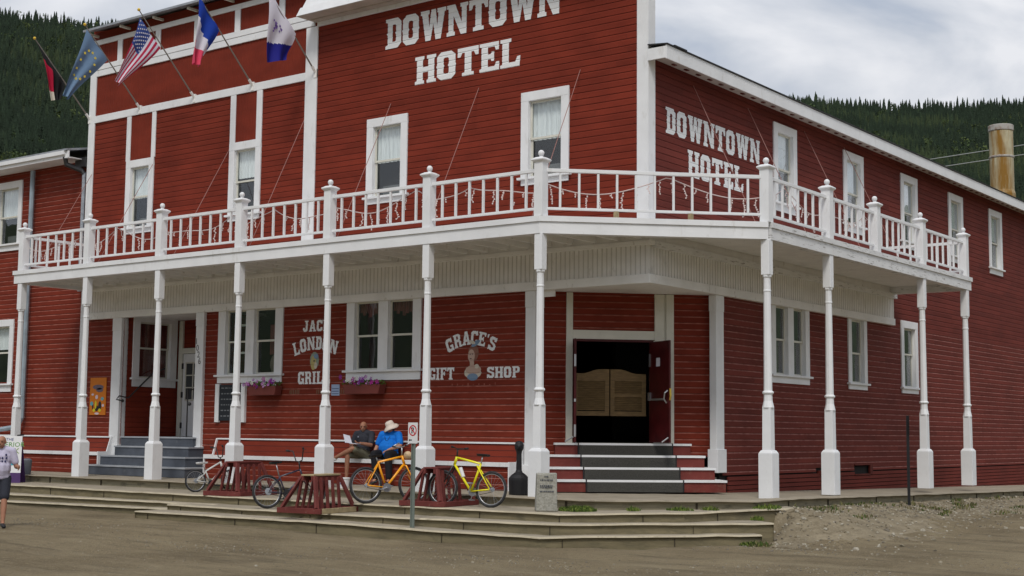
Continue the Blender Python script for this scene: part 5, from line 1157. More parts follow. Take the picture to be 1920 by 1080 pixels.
# ================================================================ BIKES
def bike_local(t, fm, mats, spec):
    """local frame: x forwards, z up, rear axle at x=0"""
    r = spec['r']; wb = spec['wb']; k = r / .34; tr = spec.get('tube', .017)
    ax = Vector((0, 0, r)); fx = Vector((wb, 0, r)); bb = Vector((.43 * wb / 1.05, 0, r - .05)); sc = Vector(spec['sc']); ht = Vector(spec['ht']); hb = Vector(spec['hb']); sd = Vector(spec['saddle']); hbar = Vector(spec['bar'])
    mb = MB()
    mb.tube([hb, bb], tr * 1.15, 8); mb.tube([ht, sc + (Vector(spec.get('tt', (0, 0, 0))))], tr, 8); mb.tube([bb, sc], tr, 8); mb.tube([hb - (ht - hb) * .1, ht + (ht - hb) * .1], tr * 1.3, 8)
    for s in (-1, 1):
        mb.tube([bb + Vector((0, .03 * s, 0)), ax + Vector((0, .065 * s, 0))], tr * .6, 6); mb.tube([(sc + Vector(spec.get('ss', (0, 0, -.03)))) + Vector((0, .02 * s, 0)), ax + Vector((0, .065 * s, 0))], tr * .55, 6)
    if spec.get('ss2'): mb.tube([sc + Vector(spec['ss2']), sc], tr * .8, 6)
    fr = mb.build('frame', fm, t, smooth=True, local=True)
    mb = MB(); d = (hb - ht).normalized(); cr = hb + d * .04
    for s in (-1, 1):
        q = cr + Vector((0, .055 * s, 0)); e2 = fx + Vector((0, .055 * s, 0)); mb.tube([cr, q, q.lerp(e2, .5) + d * .0 - Vector((.0, 0, 0)), e2], [tr * .9, tr * .8, tr * .7, tr * .5], 6)
    mb.build('fork', spec.get('forkmat', fm), t, smooth=True, local=True)
    for (c, nm) in ((ax, 'wheel'), (fx, 'wheel')):
        mb = MB(); n = 32; mb.tube([c + Vector(((r - .022 * k) * math.cos(2 * math.pi * i / n), 0, (r - .022 * k) * math.sin(2 * math.pi * i / n))) for i in range(n)], .022 * k + .003, 8, closed=True); w = mb.build(nm, 'rubber', t, smooth=True, local=True)
        mb = MB(); mb.tube([c + Vector(((r - .052 * k) * math.cos(2 * math.pi * i / n), 0, (r - .052 * k) * math.sin(2 * math.pi * i / n))) for i in range(n)], .0095, 6, closed=True); mb.build('rim', spec.get('rim', 'steel'), w, smooth=True, local=True)
        mb = MB()
        for i in range(20):
            a = 2 * math.pi * i / 20; a2 = a + (.35 if i % 2 else -.35); s = .03 if i % 4 < 2 else -.03; mb.tube([c + Vector((.02 * math.cos(a2), s, .02 * math.sin(a2))), c + Vector(((r - .055 * k) * math.cos(a), 0, (r - .055 * k) * math.sin(a)))], .0016, 3)
        mb.tube([c - Vector((0, .07, 0)), c + Vector((0, .07, 0))], .014, 8)
        if c is ax: mb.tube([c - Vector((0, .055, 0)), c - Vector((0, .035, 0))], spec.get('cog', .05), 14)
        mb.build('spokes_and_hub', 'galv', w, local=True)
    mb = MB(); sgn = -1
    mb.tube([bb + Vector((0, -.055, 0)), bb + Vector((0, -.045, 0))], .088 * min(1, k), 20); mb.tube([bb - Vector((0, .09, 0)), bb + Vector((0, .09, 0))], .02, 8)
    ca = spec.get('crank', 1.0); cv = Vector((math.cos(ca), 0, math.sin(ca))) * .165 * k
    mb.tube([bb + Vector((0, -.08, 0)), bb + Vector((0, -.085, 0)) - cv], .011, 6); mb.tube([bb + Vector((0, .08, 0)), bb + Vector((0, .085, 0)) + cv], .011, 6)
    p = bb + Vector((0, -.13, 0)) - cv; mb.box(p.x - .045, p.x + .045, p.y - .04, p.y + .04, p.z - .012, p.z + .012); p = bb + Vector((0, .13, 0)) + cv; mb.box(p.x - .045, p.x + .045, p.y - .04, p.y + .04, p.z - .012, p.z + .012)
    mb.build('crankset', spec.get('crankmat', 'steel'), t, local=True)
    mb = MB(); mb.tube([bb + Vector((0, -.05, .08)), ax + Vector((0, -.05, .045))], .005, 4); mb.tube([bb + Vector((0, -.05, -.08)), ax + Vector((0, -.05, -.045))], .005, 4); mb.build('chain', 'blackm', t, local=True)
    mb = MB(); mb.tube([sc, sd - Vector((0, 0, .03))], .013, 8); mb.build('seat_post', spec.get('postmat', 'steel'), t, smooth=True, local=True)
    mb = MB(); mb.raw([(sd.x - .13, -.075, sd.z), (sd.x - .13, .075, sd.z), (sd.x - .02, .06, sd.z + .005), (sd.x + .14, .018, sd.z + .01), (sd.x + .14, -.018, sd.z + .01), (sd.x - .02, -.06, sd.z + .005),
                      (sd.x - .12, -.06, sd.z - .045), (sd.x - .12, .06, sd.z - .045), (sd.x - .02, .035, sd.z - .045), (sd.x + .12, .012, sd.z - .03), (sd.x + .12, -.012, sd.z - .03), (sd.x - .02, -.035, sd.z - .045)],
                     [(0, 1, 2, 3, 4, 5), (11, 10, 9, 8, 7, 6), (0, 6, 7, 1), (1, 7, 8, 2), (2, 8, 9, 3), (3, 9, 10, 4), (4, 10, 11, 5), (5, 11, 6, 0)]); mb.build('saddle', spec.get('saddlemat', 'black'), t, local=True, bevel=.012)
    mb = MB(); up = ht + (ht - hb) * .1; mb.tube([up, hbar - Vector((.03, 0, 0)) if 0 else up.lerp(hbar, .6), hbar], .015, 8)
    bt = spec.get('bartype', 'flat'); w = spec.get('barw', .29)
    if bt == 'flat': P_ = [hbar + Vector((-.05, -w, .03)), hbar + Vector((-.02, -w * .4, .01)), hbar, hbar + Vector((-.02, w * .4, .01)), hbar + Vector((-.05, w, .03))]
    else: P_ = [hbar + Vector((-.10, -w, .25)), hbar + Vector((-.02, -w * .62, .23)), hbar + Vector((0, -w * .35, .02)), hbar, hbar + Vector((0, w * .35, .02)), hbar + Vector((-.02, w * .62, .23)), hbar + Vector((-.10, w, .25))]
    mb.tube(P_, .012, 8)
    if spec.get('ends'):
        for s in (-1, 1): mb.tube([hbar + Vector((-.05, w * s, .03)), hbar + Vector((.10, w * s, .10))], .014, 8)
    h = mb.build('handlebar', spec.get('barmat', 'blackm'), t, smooth=True, local=True)
    mb = MB()
    for s in (0, -1): a_, b_ = (P_[0], P_[1]) if s == 0 else (P_[-1], P_[-2]); mb.tube([a_, a_.lerp(b_, .45)], .019, 8); mb.tube([a_.lerp(b_, .5), a_.lerp(b_, .15) + Vector((.06, 0, -.03))], .006, 5)
    mb.build('grips', 'rubber', h, smooth=True, local=True)
def bike(label, rear, heading, lean, fm, spec):
    t = thing('bicycle', label, 'bicycle', rear, 0, 'bicycles parked at the racks'); t.rotation_euler = (lean, 0, heading); bike_local(t, fm, None, spec); return t
rt = Vector((.797, .604)); fw = Vector((-.604, .797))
def hd(c, s): v = rt * c + fw * s; return math.atan2(v.y, v.x)
bike('orange bicycle in front of the seated pair', (-3.97, -3.84, -.315), hd(.84, .54), R(-4), 'orange',
     dict(r=.35, wb=1.06, sc=(.27, 0, .79), ht=(.80, 0, .90), hb=(.845, 0, .76), saddle=(.22, 0, .93), bar=(.80, 0, 1.08), ends=True, tube=.021, barmat='steel', crank=.2, cog=.04))
b3 = [o for o in bpy.data.objects if o.name.startswith('bicycle')][-1]
mb = MB(); mb.ball((.93, 0, .92), (.085, .09, .085), 10, 7); mb.build('handlebar_bag', flat('bag_tan', (.55, .40, .24)), b3, local=True)
b4 = bike('bright yellow bicycle with its front wheel in the right hand rack', (-1.42, -3.22, -.315), hd(-.86, .5), R(4), 'yellow',
     dict(r=.335, wb=1.07, sc=(.25, 0, .80), ht=(.79, 0, .91), hb=(.83, 0, .78), saddle=(.22, 0, .98), bar=(.78, 0, 1.07), tube=.021, ss=(.08, 0, -.03), crank=1.9, cog=.04, forkmat='blackm'))
mb = MB(); mb.tube([(.62, .0, .55), (.70, .0, .72)], .036, 10); mb.build('bottle', 'whiteplain', b4, local=True)
bike('dark bicycle with raised handlebars at the middle rack', (-6.12, -4.38, -.475), hd(.80, .60), R(-5), 'darkframe',
     dict(r=.33, wb=1.0, sc=(.27, 0, .62), ht=(.74, 0, .76), hb=(.79, 0, .63), saddle=(.20, 0, .92), bar=(.72, 0, .92), bartype='riser', barw=.36, crank=.7, crankmat='blackm', cog=.07, saddlemat='black'))
bike('small silver bicycle with a white saddle at the left hand rack', (-9.83, -3.08, -.315), hd(.80, .6), R(-4), 'silver',
     dict(r=.25, wb=.86, sc=(.24, 0, .46), ht=(.60, 0, .66), hb=(.65, 0, .52), saddle=(.16, 0, .66), bar=(.60, 0, .76), bartype='riser', barw=.30, crank=2.6, saddlemat='whiteplain', crankmat='blackm', tube=.02))

# ================================================================ RACKS
def rack(label, loc, rz, ply=False):
    t = thing('bike_rack', label, 'bike rack', loc, rz, 'wooden bike racks on the steps')
    W, Ln, H = 1.02, 1.22, .71                          # local: x across, y back
    mb = MB(); mb.box(-W / 2, W / 2, 0, .06, .0, .10); mb.box(-W / 2, W / 2, Ln - .06, Ln, .0, .10); pieces(mb, 'cross_beam', 'rackred', t, local=True, bevel=.006)
    for s in (-1, 1):
        mb = MB(); mb.box(s * W / 2 - (.05 if s > 0 else 0), s * W / 2 + (0 if s > 0 else .05), .062, Ln - .062, .002, .098); mb.build('side_beam', 'rackred' if not (ply and s > 0) else 'ply', t, local=True, bevel=.006)
    mb = MB(); mb.box(-.15, .15, .26, Ln - .1, H - .02, H + .01); tp = mb.build('top_board', 'ply' if ply else 'rackred', t, local=True, bevel=.004)
    mb = MB(); mb.box(-.13, -.09, .25, Ln - .1, H - .11, H - .021); mb.box(.09, .13, .25, Ln - .1, H - .11, H - .021); pieces(mb, 'top_beam', 'rackred', t, local=True)
    for s in (-1, 1):
        for y0, y1 in ((.03, .30), (Ln - .03, Ln - .15)):
            mb = MB(); mb.obox((s * (W / 2 - .10), y0, .10), (s * .155, y1, H - .03), .045, .085, up=(0, 1, 0)); mb.build('leg', 'rackred', t, local=True)
        for k in range(5):
            y = .24 + k * .185
            mb = MB(); mb.obox((s * .24, y, .02), (s * .145, y + .05, H - .05), .04, .055, up=(0, 1, 0)); mb.build('slat', 'rackred', t, local=True)
    for s in (-.24, .24):
        mb = MB(); mb.box(s - .04, s + .04, .062, Ln - .062, .01, .06); mb.build('floor_rail', 'rackred', t, local=True)
    return t
r0 = rack('dark red wooden bike rack between the orange and yellow bicycles', (-2.55, -3.86, -.312), R(7))
dup(r0, (-8.15, -3.80, -.318), R(8), 'dark red wooden bike rack beside the small silver bicycle')
rack('dark red wooden bike rack with a bare plywood top', (-4.5, -5.12, -.475), R(8), True)

# ================================================================ PEOPLE
def organic(mbs, name, m, parent, vox=.011, smooth=4, mats=None, weld=False):
    me = mbs.mesh(name, m, False, weld=False); o = bpy.data.objects.new(name, me); COL.objects.link(o)
    a = o.modifiers.new('r', 'REMESH'); a.mode = 'VOXEL'; a.voxel_size = vox
    b = o.modifiers.new('s', 'SMOOTH'); b.factor = .5; b.iterations = smooth
    bpy.context.view_layer.update(); dg = bpy.context.evaluated_depsgraph_get(); me2 = bpy.data.meshes.new_from_object(o.evaluated_get(dg)); me2.name = name
    me2.materials.clear(); me2.materials.append(M[m])
    for p in me2.polygons: p.use_smooth = True
    o.modifiers.clear(); o.data = me2; bpy.data.meshes.remove(me)
    o.parent = parent; return o
def cap(mb, a, b, ra, rb, n=4):
    a = Vector(a); b = Vector(b)
    for i in range(n + 1):
        t = i / n
    mb.tube([a, b], [ra, rb], 12); mb.ball(a, ra, 12, 8); mb.ball(b, rb, 12, 8)
def limb(mb, pts, rs_):
    for (a, b), (ra, rb) in zip(zip(pts, pts[1:]), zip(rs_, rs_[1:])): cap(mb, a, b, ra, rb)
def hand(mb, w, d, side, palm, curl=.5):
    """wrist w, direction d, palm normal"""
    w = Vector(w); d = Vector(d).normalized(); pn = Vector(palm); pn = (pn - d * pn.dot(d)).normalized(); sd = d.cross(pn).normalized() * side
    pc = w + d * .045
    for i in range(4):
        off = sd * ((i - 1.5) * .019); cap(mb, w + off * .5, w + d * .085 + off, .013, .011)
        l = (.032, .038, .036, .028)[i]; k0 = w + d * .088 + off; d1 = (d * math.cos(curl * .6) + pn * math.sin(curl * .6)); k1 = k0 + d1 * l; d2 = (d * math.cos(curl * 1.6) + pn * math.sin(curl * 1.6)); k2 = k1 + d2 * l * .75; cap(mb, k0, k1, .0095, .0088); cap(mb, k1, k2, .0088, .0075)
    t0 = w + d * .03 + sd * -.028; t1 = t0 + (d * .7 - sd * .6 + pn * .35).normalized() * .04; t2 = t1 + (d * .9 + pn * .45).normalized() * .03; cap(mb, t0, t1, .0125, .011); cap(mb, t1, t2, .011, .009)
def head(mb, c, fwd, up=(0, 0, 1), s=1.0):
    """c = centre of the cranium"""
    c = Vector(c); f = Vector(fwd).normalized(); u = Vector(up); u = (u - f * u.dot(f)).normalized(); r = f.cross(u); R3 = Matrix((r, f, u)).transposed()
    mb.ball(c, (.076 * s, .094 * s, .09 * s), 16, 12, M3=R3); mb.ball(c + f * .028 * s - u * .055 * s, (.060 * s, .066 * s, .075 * s), 14, 10, M3=R3)
    mb.ball(c + f * .055 * s - u * .105 * s, (.032 * s, .03 * s, .026 * s), 10, 8, M3=R3)
    mb.tube([c + f * .085 * s - u * .012 * s, c + f * .113 * s - u * .05 * s], [.009 * s, .016 * s], 8); mb.ball(c + f * .11 * s - u * .05 * s, .014 * s, 8, 6)
    mb.ball(c + f * .083 * s + u * .012 * s, (.052 * s, .012 * s, .011 * s), 10, 6, M3=R3); mb.ball(c + f * .086 * s - u * .078 * s, (.026 * s, .012 * s, .012 * s), 10, 6, M3=R3)
    for q in (-1, 1): mb.ball(c + r * q * .077 * s - u * .025 * s - f * .005, (.010 * s, .020 * s, .031 * s), 8, 6, M3=R3)
    return R3, c, f, u, r, s
def face_bits(H, parent, glasses=False):
    R3, c, f, u, r, s = H; mb = MB()
    for q in (-1, 1): mb.ball(c + f * .083 * s + r * q * .031 * s - u * .012 * s, (.013 * s, .008 * s, .008 * s), 8, 6, M3=R3)
    mb.build('eyes', flat('eye_dark', (.03, .02, .02), .3), parent, local=True)
    mb = MB(); mb.ball(c + f * .094 * s - u * .08 * s, (.022 * s, .006 * s, .004 * s), 8, 5, M3=R3); mb.build('mouth', flat('lip', (.25, .08, .07)), parent, local=True)

# walking man at the far left -------------------------------------------------
W = thing('person', 'bald man in a lavender T-shirt and dark shorts walking in the street', 'person', (-8.62, -8.72, float(gz(-8.62, -8.72))), 0)
W.rotation_euler = (0, 0, R(-128))                  # local +Y = forwards
mb = MB()
hip = Vector((0, 0, .90)); ch = Vector((0, .03, 1.26)); nk = Vector((0, .05, 1.43)); hc = Vector((0, .09, 1.575))
kR, aR, tR = Vector((-.10, .23, .50)), Vector((-.10, .34, .10)), Vector((-.14, .53, .045))
kL, aL, tL = Vector((.10, .06, .47)), Vector((.10, -.33, .20)), Vector((.10, -.27, .055))
for s, k_, a_, t_ in ((1, kL, aL, tL), (-1, kR, aR, tR)):
    limb(mb, [Vector((.09 * s, 0, .88)), k_, k_.lerp(a_, .35), a_], [.085, .055, .055, .035]); limb(mb, [a_ - Vector((0, .02, .02)), t_], [.036, .03])
mb.ball(hip, (.155, .115, .13)); mb.ball(Vector((0, .03, 1.08)), (.155, .13, .17)); mb.ball(ch, (.17, .12, .19)); limb(mb, [nk - Vector((0, 0, .08)), nk, hc - Vector((0, .02, .07))], [.07, .058, .055])
shR, elR, wrR = Vector((-.185, .03, 1.385)), Vector((-.27, .02, 1.10)), Vector((-.33, .28, 1.10)); shL, elL, wrL = Vector((.185, .03, 1.385)), Vector((.26, -.1, 1.13)), Vector((.23, .03, .9))
for sh, el_, wr in ((shL, elL, wrL), (shR, elR, wrR)): limb(mb, [sh, el_, el_.lerp(wr, .4), wr], [.055, .042, .041, .027])
hand(mb, wrL, (wrL - elL), 1, (-1, 0, -.2), .9); hand(mb, wrR, (wrR - elR), -1, (1, 0, 0), .7)
H = head(mb, hc, (.25, 1, -.06)); organic(mb, 'body', 'skin_tan', W, vox=.0075, smooth=3); face_bits(H, W)
mb = MB(); mb.ball(Vector((0, .035, 1.08)), (.185, .155, .22)); mb.ball(ch, (.19, .135, .2)); mb.ball(Vector((0, .01, .93)), (.18, .14, .12)); limb(mb, [shL, shL.lerp(shR, .5) + Vector((0, 0, .03)), shR], [.07, .085, .07])
for sh, el_ in ((shL, elL), (shR, elR)): limb(mb, [sh, sh.lerp(el_, .68)], [.075, .068])
organic(mb, 'shirt', 'lilac', W, vox=.011)
mb = MB(); mb.ball(hip - Vector((0, 0, .01)), (.175, .135, .12))
for s, k_ in ((1, kL), (-1, kR)): limb(mb, [Vector((.09 * s, 0, .88)), Vector((.09 * s, 0, .88)).lerp(k_, .85)], [.105, .09])
organic(mb, 'shorts', 'navy', W, vox=.011)
for a_, t_ in ((aL, tL), (aR, tR)):
    mb = MB(); limb(mb, [a_ + (a_ - t_) * .15 - Vector((0, 0, .045)), a_.lerp(t_, .5) - Vector((0, 0, .02)), t_ + (t_ - a_).normalized() * .03], [.04, .042, .036]); organic(mb, 'shoe', 'black', W, vox=.009)
mb = MB(); rg = random.Random(6)
for i in range(9):
    x = -.09 + (i % 4) * .055 + rg.uniform(-.01, .01); z = 1.20 + (i // 4) * .06; mb.ball((x, .165 + .0 - abs(x) * .12, z), (.018, .006, .022), 6, 4)
mb.build('shirt_print', flat('print_navy', (.03, .03, .10)), W, local=True)

# seated people ------------------------------------------------------------
SM = thing('person', 'bald man in dark polo shirt and khaki shorts sitting cross-legged on the bench', 'person', (-7.3, -.36, .44)); SM.rotation_euler = (0, 0, R(190))
mb = MB(); hip = Vector((0, .05, .10)); ch = Vector((0, .0, .46)); nk = Vector((0, .02, .62)); hc = Vector((.0, .05, .755))
kL = Vector((.13, .48, .10)); aL = Vector((.12, .52, -.42)); tL = Vector((.14, .67, -.5))          # standing leg
kR = Vector((-.01, .48, .24)); aR = Vector((.40, .60, .02)); tR = Vector((.50, .70, -.06))            # crossed leg
hLp, hRp = Vector((.1, .03, .11)), Vector((-.1, .03, .10))
for h_, k_, a_, t_ in ((hLp, kL, aL, tL), (hRp, kR, aR, tR)): limb(mb, [h_, k_, k_.lerp(a_, .35), a_], [.09, .058, .056, .036]); limb(mb, [a_, t_], [.036, .03])
mb.ball(hip, (.165, .13, .13)); mb.ball(Vector((0, .03, .27)), (.155, .13, .16)); mb.ball(ch, (.17, .115, .18)); limb(mb, [nk - Vector((0, 0, .08)), nk, hc - Vector((0, .02, .07))], [.07, .06, .056])
shL, elL, wrL = Vector((.20, .01, .565)), Vector((.27, .12, .30)), Vector((.06, .34, .30)); shR, elR, wrR = Vector((-.20, .01, .565)), Vector((-.27, .14, .32)), Vector((-.13, .38, .36))
for sh, el_, wr in ((shL, elL, wrL), (shR, elR, wrR)): limb(mb, [sh, el_, el_.lerp(wr, .4), wr], [.056, .045, .043, .028])
hand(mb, wrL, (wrL - elL), 1, (0, 0, 1), .8); hand(mb, wrR, (wrR - elR), -1, (0, 0, 1), .8)
H = head(mb, hc, (-.38, .92, -.18)); organic(mb, 'body', 'skin_tan', SM, vox=.0075, smooth=3); face_bits(H, SM)
mb = MB(); mb.ball(Vector((0, .03, .24)), (.185, .16, .2)); mb.ball(ch, (.195, .135, .185)); mb.ball(Vector((0, .04, .12)), (.18, .15, .12)); limb(mb, [shL, shL.lerp(shR, .5) + Vector((0, 0, .03)), shR], [.072, .085, .072])
for sh, el_ in ((shL, elL), (shR, elR)): limb(mb, [sh, sh.lerp(el_, .75)], [.078, .072])
organic(mb, 'polo_shirt', 'charcoal', SM, vox=.011)
mb = MB(); mb.ball(hip - Vector((0, 0, .01)), (.18, .14, .11))
for h_, k_ in ((hLp, kL), (hRp, kR)): limb(mb, [h_, h_.lerp(k_, .9)], [.105, .085])
organic(mb, 'shorts', 'khaki', SM, vox=.011)
for a_, t_ in ((aL, tL), (aR, tR)):
    mb = MB(); limb(mb, [a_ + (a_ - t_) * .2 - Vector((0, 0, .03)), a_.lerp(t_, .5), t_ + (t_ - a_).normalized() * .06], [.042, .045, .038]); organic(mb, 'shoe', 'whiteplain', SM, vox=.009)
mb = MB(); mb.ball((.09, .125, .5), (.016, .008, .02), 6, 4); mb.build('shirt_logo', flat('logo_pale', (.3, .32, .4)), SM, local=True)
pp = thing('papers', 'white printed papers held open by the seated man', 'papers', (-7.3, -.36, .44), 0); pp.rotation_euler = SM.rotation_euler
mb = MB(); q = [(-.02, .36, .34), (-.26, .50, .40), (-.34, .52, .62), (-.13, .40, .52)]; mb.prism([(.34, .36, .56), (.22, .46, .37), (.06, .42, .36), (.20, .30, .52)], (0, -.006, .004)); mb.prism([(.06, .40, .355), (-.16, .34, .345), (-.15, .52, .34), (.05, .55, .35)], (0, 0, .006)); mb.build('sheets', 'paper', pp, local=True)

SW = thing('person', 'person in bright blue shirt, black trousers and white sun hat sitting on the bench', 'person', (-6.52, -.34, .44), 0); SW.rotation_euler = (0, 0, R(196))
mb = MB(); hip = Vector((0, .05, .11)); ch = Vector((0, .0, .45)); nk = Vector((0, .01, .60)); hc = Vector((-.02, .05, .735))
kR = Vector((-.17, .46, .13)); aR = Vector((-.22, .50, -.42)); tR = Vector((-.25, .64, -.5)); kL = Vector((.17, .46, .13)); aL = Vector((.12, .46, -.42)); tL = Vector((.13, .60, -.5)); hLp, hRp = Vector((.11, .03, .12)), Vector((-.11, .03, .12))
for h_, k_, a_, t_ in ((hLp, kL, aL, tL), (hRp, kR, aR, tR)): limb(mb, [h_, k_, k_.lerp(a_, .35), a_], [.10, .066, .06, .04]); limb(mb, [a_, t_], [.036, .03])
mb.ball(hip, (.19, .16, .14)); mb.ball(Vector((0, .08, .27)), (.18, .18, .16)); mb.ball(ch, (.18, .13, .17)); limb(mb, [nk - Vector((0, 0, .08)), nk, hc - Vector((0, .02, .07))], [.07, .055, .052])
shL, elL, wrL = Vector((.20, .01, .555)), Vector((.31, .03, .30)), Vector((.30, .22, .14)); shR, elR, wrR = Vector((-.20, .01, .555)), Vector((-.29, .10, .32)), Vector((-.10, .32, .22))
for sh, el_, wr in ((shL, elL, wrL), (shR, elR, wrR)): limb(mb, [sh, el_, el_.lerp(wr, .4), wr], [.06, .048, .045, .028])
hand(mb, wrL, (wrL - elL), 1, (0, 0, -1), .5); hand(mb, wrR, (wrR - elR), -1, (0, 0, -1), .5)
H = head(mb, hc, (.72, .72, -.22), s=.97); organic(mb, 'body', 'skin', SW, vox=.0075, smooth=3); face_bits(H, SW)
mb = MB(); mb.ball(Vector((0, .10, .26)), (.235, .22, .20)); mb.ball(ch, (.21, .155, .18)); mb.ball(Vector((0, .09, .15)), (.24, .22, .12)); limb(mb, [shL, shL.lerp(shR, .5) + Vector((0, .0, .02)), shR], [.078, .088, .078])
for sh, el_ in ((shL, elL), (shR, elR)): limb(mb, [sh, sh.lerp(el_, .72)], [.085, .082])
organic(mb, 'shirt', 'blueshirt', SW, vox=.011)
mb = MB(); mb.ball(hip - Vector((0, 0, .02)), (.21, .18, .11))
for h_, k_, a_ in ((hLp, kL, aL), (hRp, kR, aR)): limb(mb, [h_, k_, a_ + Vector((0, 0, .05))], [.12, .09, .075])
organic(mb, 'trousers', 'blacktrouser', SW, vox=.011)
for a_, t_ in ((aL, tL), (aR, tR)):
    mb = MB(); limb(mb, [a_ - Vector((0, 0, .03)), t_ + (t_ - a_).normalized() * .05], [.045, .038]); organic(mb, 'shoe', 'black', SW, vox=.009)
R3, c, f_, u_, r_, s_ = H; up = (u_ + f_ * .25).normalized(); rr = up.cross(f_).normalized(); ff_ = rr.cross(up)
mb = MB(); rings = [(.0, .125), (.055, .123), (.085, .108), (.097, .06), (.104, .02), (.145, -.01), (.185, -.05)]; n = 22; base = c + up * .012
vs_ = []; fs_ = []
for j_, (ra, h_) in enumerate(rings):
    for i in range(n):
        a = 2 * math.pi * i / n; wob = (.012 * math.sin(3 * a) if j_ > 4 else 0); vs_.append(base + (rr * math.cos(a) + ff_ * math.sin(a)) * ra + up * (h_ + wob))
for j_ in range(len(rings) - 1):
    for i in range(n): fs_.append((j_ * n + i, j_ * n + (i + 1) % n, (j_ + 1) * n + (i + 1) % n, (j_ + 1) * n + i))
mb.raw(vs_, fs_); ho = mb.build('sun_hat', 'hat', SW, smooth=True, local=True); sol = ho.modifiers.new('s', 'SOLIDIFY'); sol.thickness = .006
mb = MB(); mb.ball(c - f_ * .045 - u_ * .03, (.075, .05, .075), 10, 8, M3=R3); mb.build('hair', flat('hair_brown', (.08, .05, .04)), SW, local=True)
mb = MB(); mb.tube([(-.07, .17, .52), (-.03, .20, .44), (0, .215, .42), (.03, .2, .44), (.07, .16, .52)], .006, 5); mb.build('glasses_cord', 'black', SW, local=True)

# ================================================================ GROUND CLUTTER
def tufts(name, label, spots, hmax, n, cols, seed):
    rg = random.Random(seed); mb = MB()
    for (x, y, z, rx, ry, dens) in spots:
        for i in range(int(n * dens)):
            a = rg.random() * 6.28; r = rg.random() ** .5; px = x + rx * r * math.cos(a); py = y + ry * r * math.sin(a); pz = z if z is not None else float(gz(px, py)); h = hmax * rg.uniform(.3, 1) * (1 - .5 * r); w = rg.uniform(.008, .02)
            d = Vector((rg.uniform(-1, 1), rg.uniform(-1, 1), 0)) * h * .5; s = Vector((rg.uniform(-1, 1), rg.uniform(-1, 1), 0)).normalized() * w; p = Vector((px, py, pz))
            mb.face([p - s, p + s, p + d * .4 + s * .8 + Z3 * h * .6, p + d + Z3 * h, p + d * .4 - s * .8 + Z3 * h * .6], rg.randrange(len(cols)))
    o = mb.build(name, cols, None, weld=False); tag(o, label, 'grass' if 'grass' in name else 'weeds', kind='stuff')
flat('g1', (.09, .14, .02), .9); flat('g2', (.14, .18, .035), .9); flat('g3', (.05, .085, .015), .9); flat('g4', (.16, .15, .06), .9); flat('g5', (.12, .105, .05), .9)
tufts('grass', 'short green grass and weeds growing along the pavement edge and the steps',
      [(.33, -2.95, -.31, .34, .3, 2.4), (.45, -2.9, -.31, .25, .2, 1.2), (1.15, -2.35, -.3, .12, .1, .22), (1.75, -1.75, -.3, .28, .12, .3), (2.1, -1.3, -.29, .2, .1, .15), (2.75, -.3, -.27, .25, .35, .3), (3.0, -1.2, -.43, .12, .12, .2), (3.45, -2.3, -.80, .22, .15, .6)], .13, 420, ['g1', 'g2', 'g3'], 1)
rg = random.Random(12); sp = []
for i in range(34): y = rg.uniform(.6, 16); x = 2.72 + abs(rg.gauss(0, .75)); sp.append((x, y, None, rg.uniform(.08, .25), rg.uniform(.1, .35), rg.uniform(.03, .10)))
sp += [(3.2, 1.4, None, .4, .5, .2), (3.1, 2.4, None, .3, .5, .15), (4.6, 7.5, None, .25, .8, .12), (4.3, 9.4, None, .2, .6, .12), (3.6, -2.3, None, .25, .2, .4)]
tufts('weeds', 'scrubby green and dry weeds scattered over the gravel bank beside the right hand pavement', sp, .13, 330, ['g3', 'g4', 'g5'], 2)
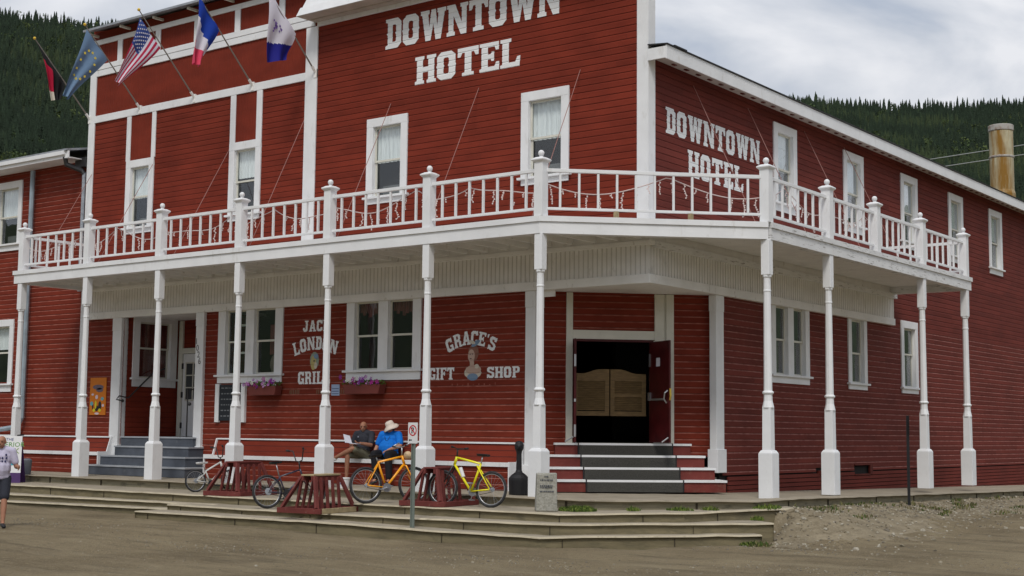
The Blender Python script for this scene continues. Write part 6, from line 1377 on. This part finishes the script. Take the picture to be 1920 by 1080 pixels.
def stones(name, label, n, fn, s0, s1, cols, seed):
    rg = random.Random(seed); mb = MB()
    for i in range(n):
        x, y = fn(rg); z = float(gz(x, y)); 
        if z < -.93: continue
        s = rg.uniform(s0, s1) * (1 if rg.random() < .93 else 1.8); M3 = Matrix.Rotation(rg.random() * 6, 3, 'Z') @ Matrix.Rotation(rg.random(), 3, 'X'); i0 = len(mb.v)
        mb.ball((x, y, z + s * .15), (s, s * rg.uniform(.6, .9), s * rg.uniform(.4, .7)), 6, 4, mi=rg.randrange(len(cols)), M3=M3)
        for k in range(i0, len(mb.v)): v_ = mb.v[k]; mb.v[k] = (v_[0] + rg.uniform(-.15, .15) * s, v_[1] + rg.uniform(-.15, .15) * s, v_[2] + rg.uniform(-.15, .15) * s)
    o = mb.build(name, cols, None, weld=False); tag(o, label, 'stones', kind='stuff')
flat('st1', (.26, .23, .17), .95); flat('st2', (.16, .14, .11), .95); flat('st3', (.34, .31, .25), .9); flat('st4', (.20, .165, .11), .95)
def bankpt(rg): y = rg.uniform(-2.5, 16); return 2.8 + abs(rg.gauss(0, 1.3)), y
def roadpt(rg):
    t = rg.random(); 
    return rg.uniform(-14, 12), -6.0 - abs(rg.gauss(0, 4.0))
stones('loose_stones', 'loose stones and pebbles on the gravel bank and along the street', 2600, bankpt, .010, .036, ['st1', 'st2', 'st3', 'st4'], 3)
def roadpt2(rg):
    c = ((-9, -7.5), (-3, -8.6), (2.5, -7.2), (6.2, -5.5), (4.6, -2.8), (9, -3))[rg.randrange(6)]; return c[0] + rg.gauss(0, 1.3), c[1] + rg.gauss(0, .35)
stones('gravel_scatter', 'loose patches of gravel along the wheel tracks of the dirt street', 1300, roadpt2, .006, .020, ['st1', 'st2', 'st4', 'st1'], 9)
stones('pebbles', 'small pebbles scattered over the dirt street in front of the steps', 1400, roadpt, .006, .015, ['st1', 'st2', 'st4', 'st1', 'st3'], 4)
# overhead wires behind the roof
for (a, b, lab) in (((-45.0, 70, 19.3), (35, 70, 22.6), 'upper of two thin overhead wires crossing behind the chimney'), ((-45.0, 70, 18.65), (35, 70, 21.95), 'lower of two thin overhead wires crossing behind the chimney')):
    a = Vector(a); b = Vector(b); mb = MB(); mb.tube([a.lerp(b, i / 12) - Z3 * (.0 * 4 * (i / 12) * (1 - i / 12)) for i in range(13)], .03, 5); o = mb.build('overhead_wire', flat('wire_grey', (.30, .32, .32)), None); tag(o, lab, 'wire', 'overhead wires')
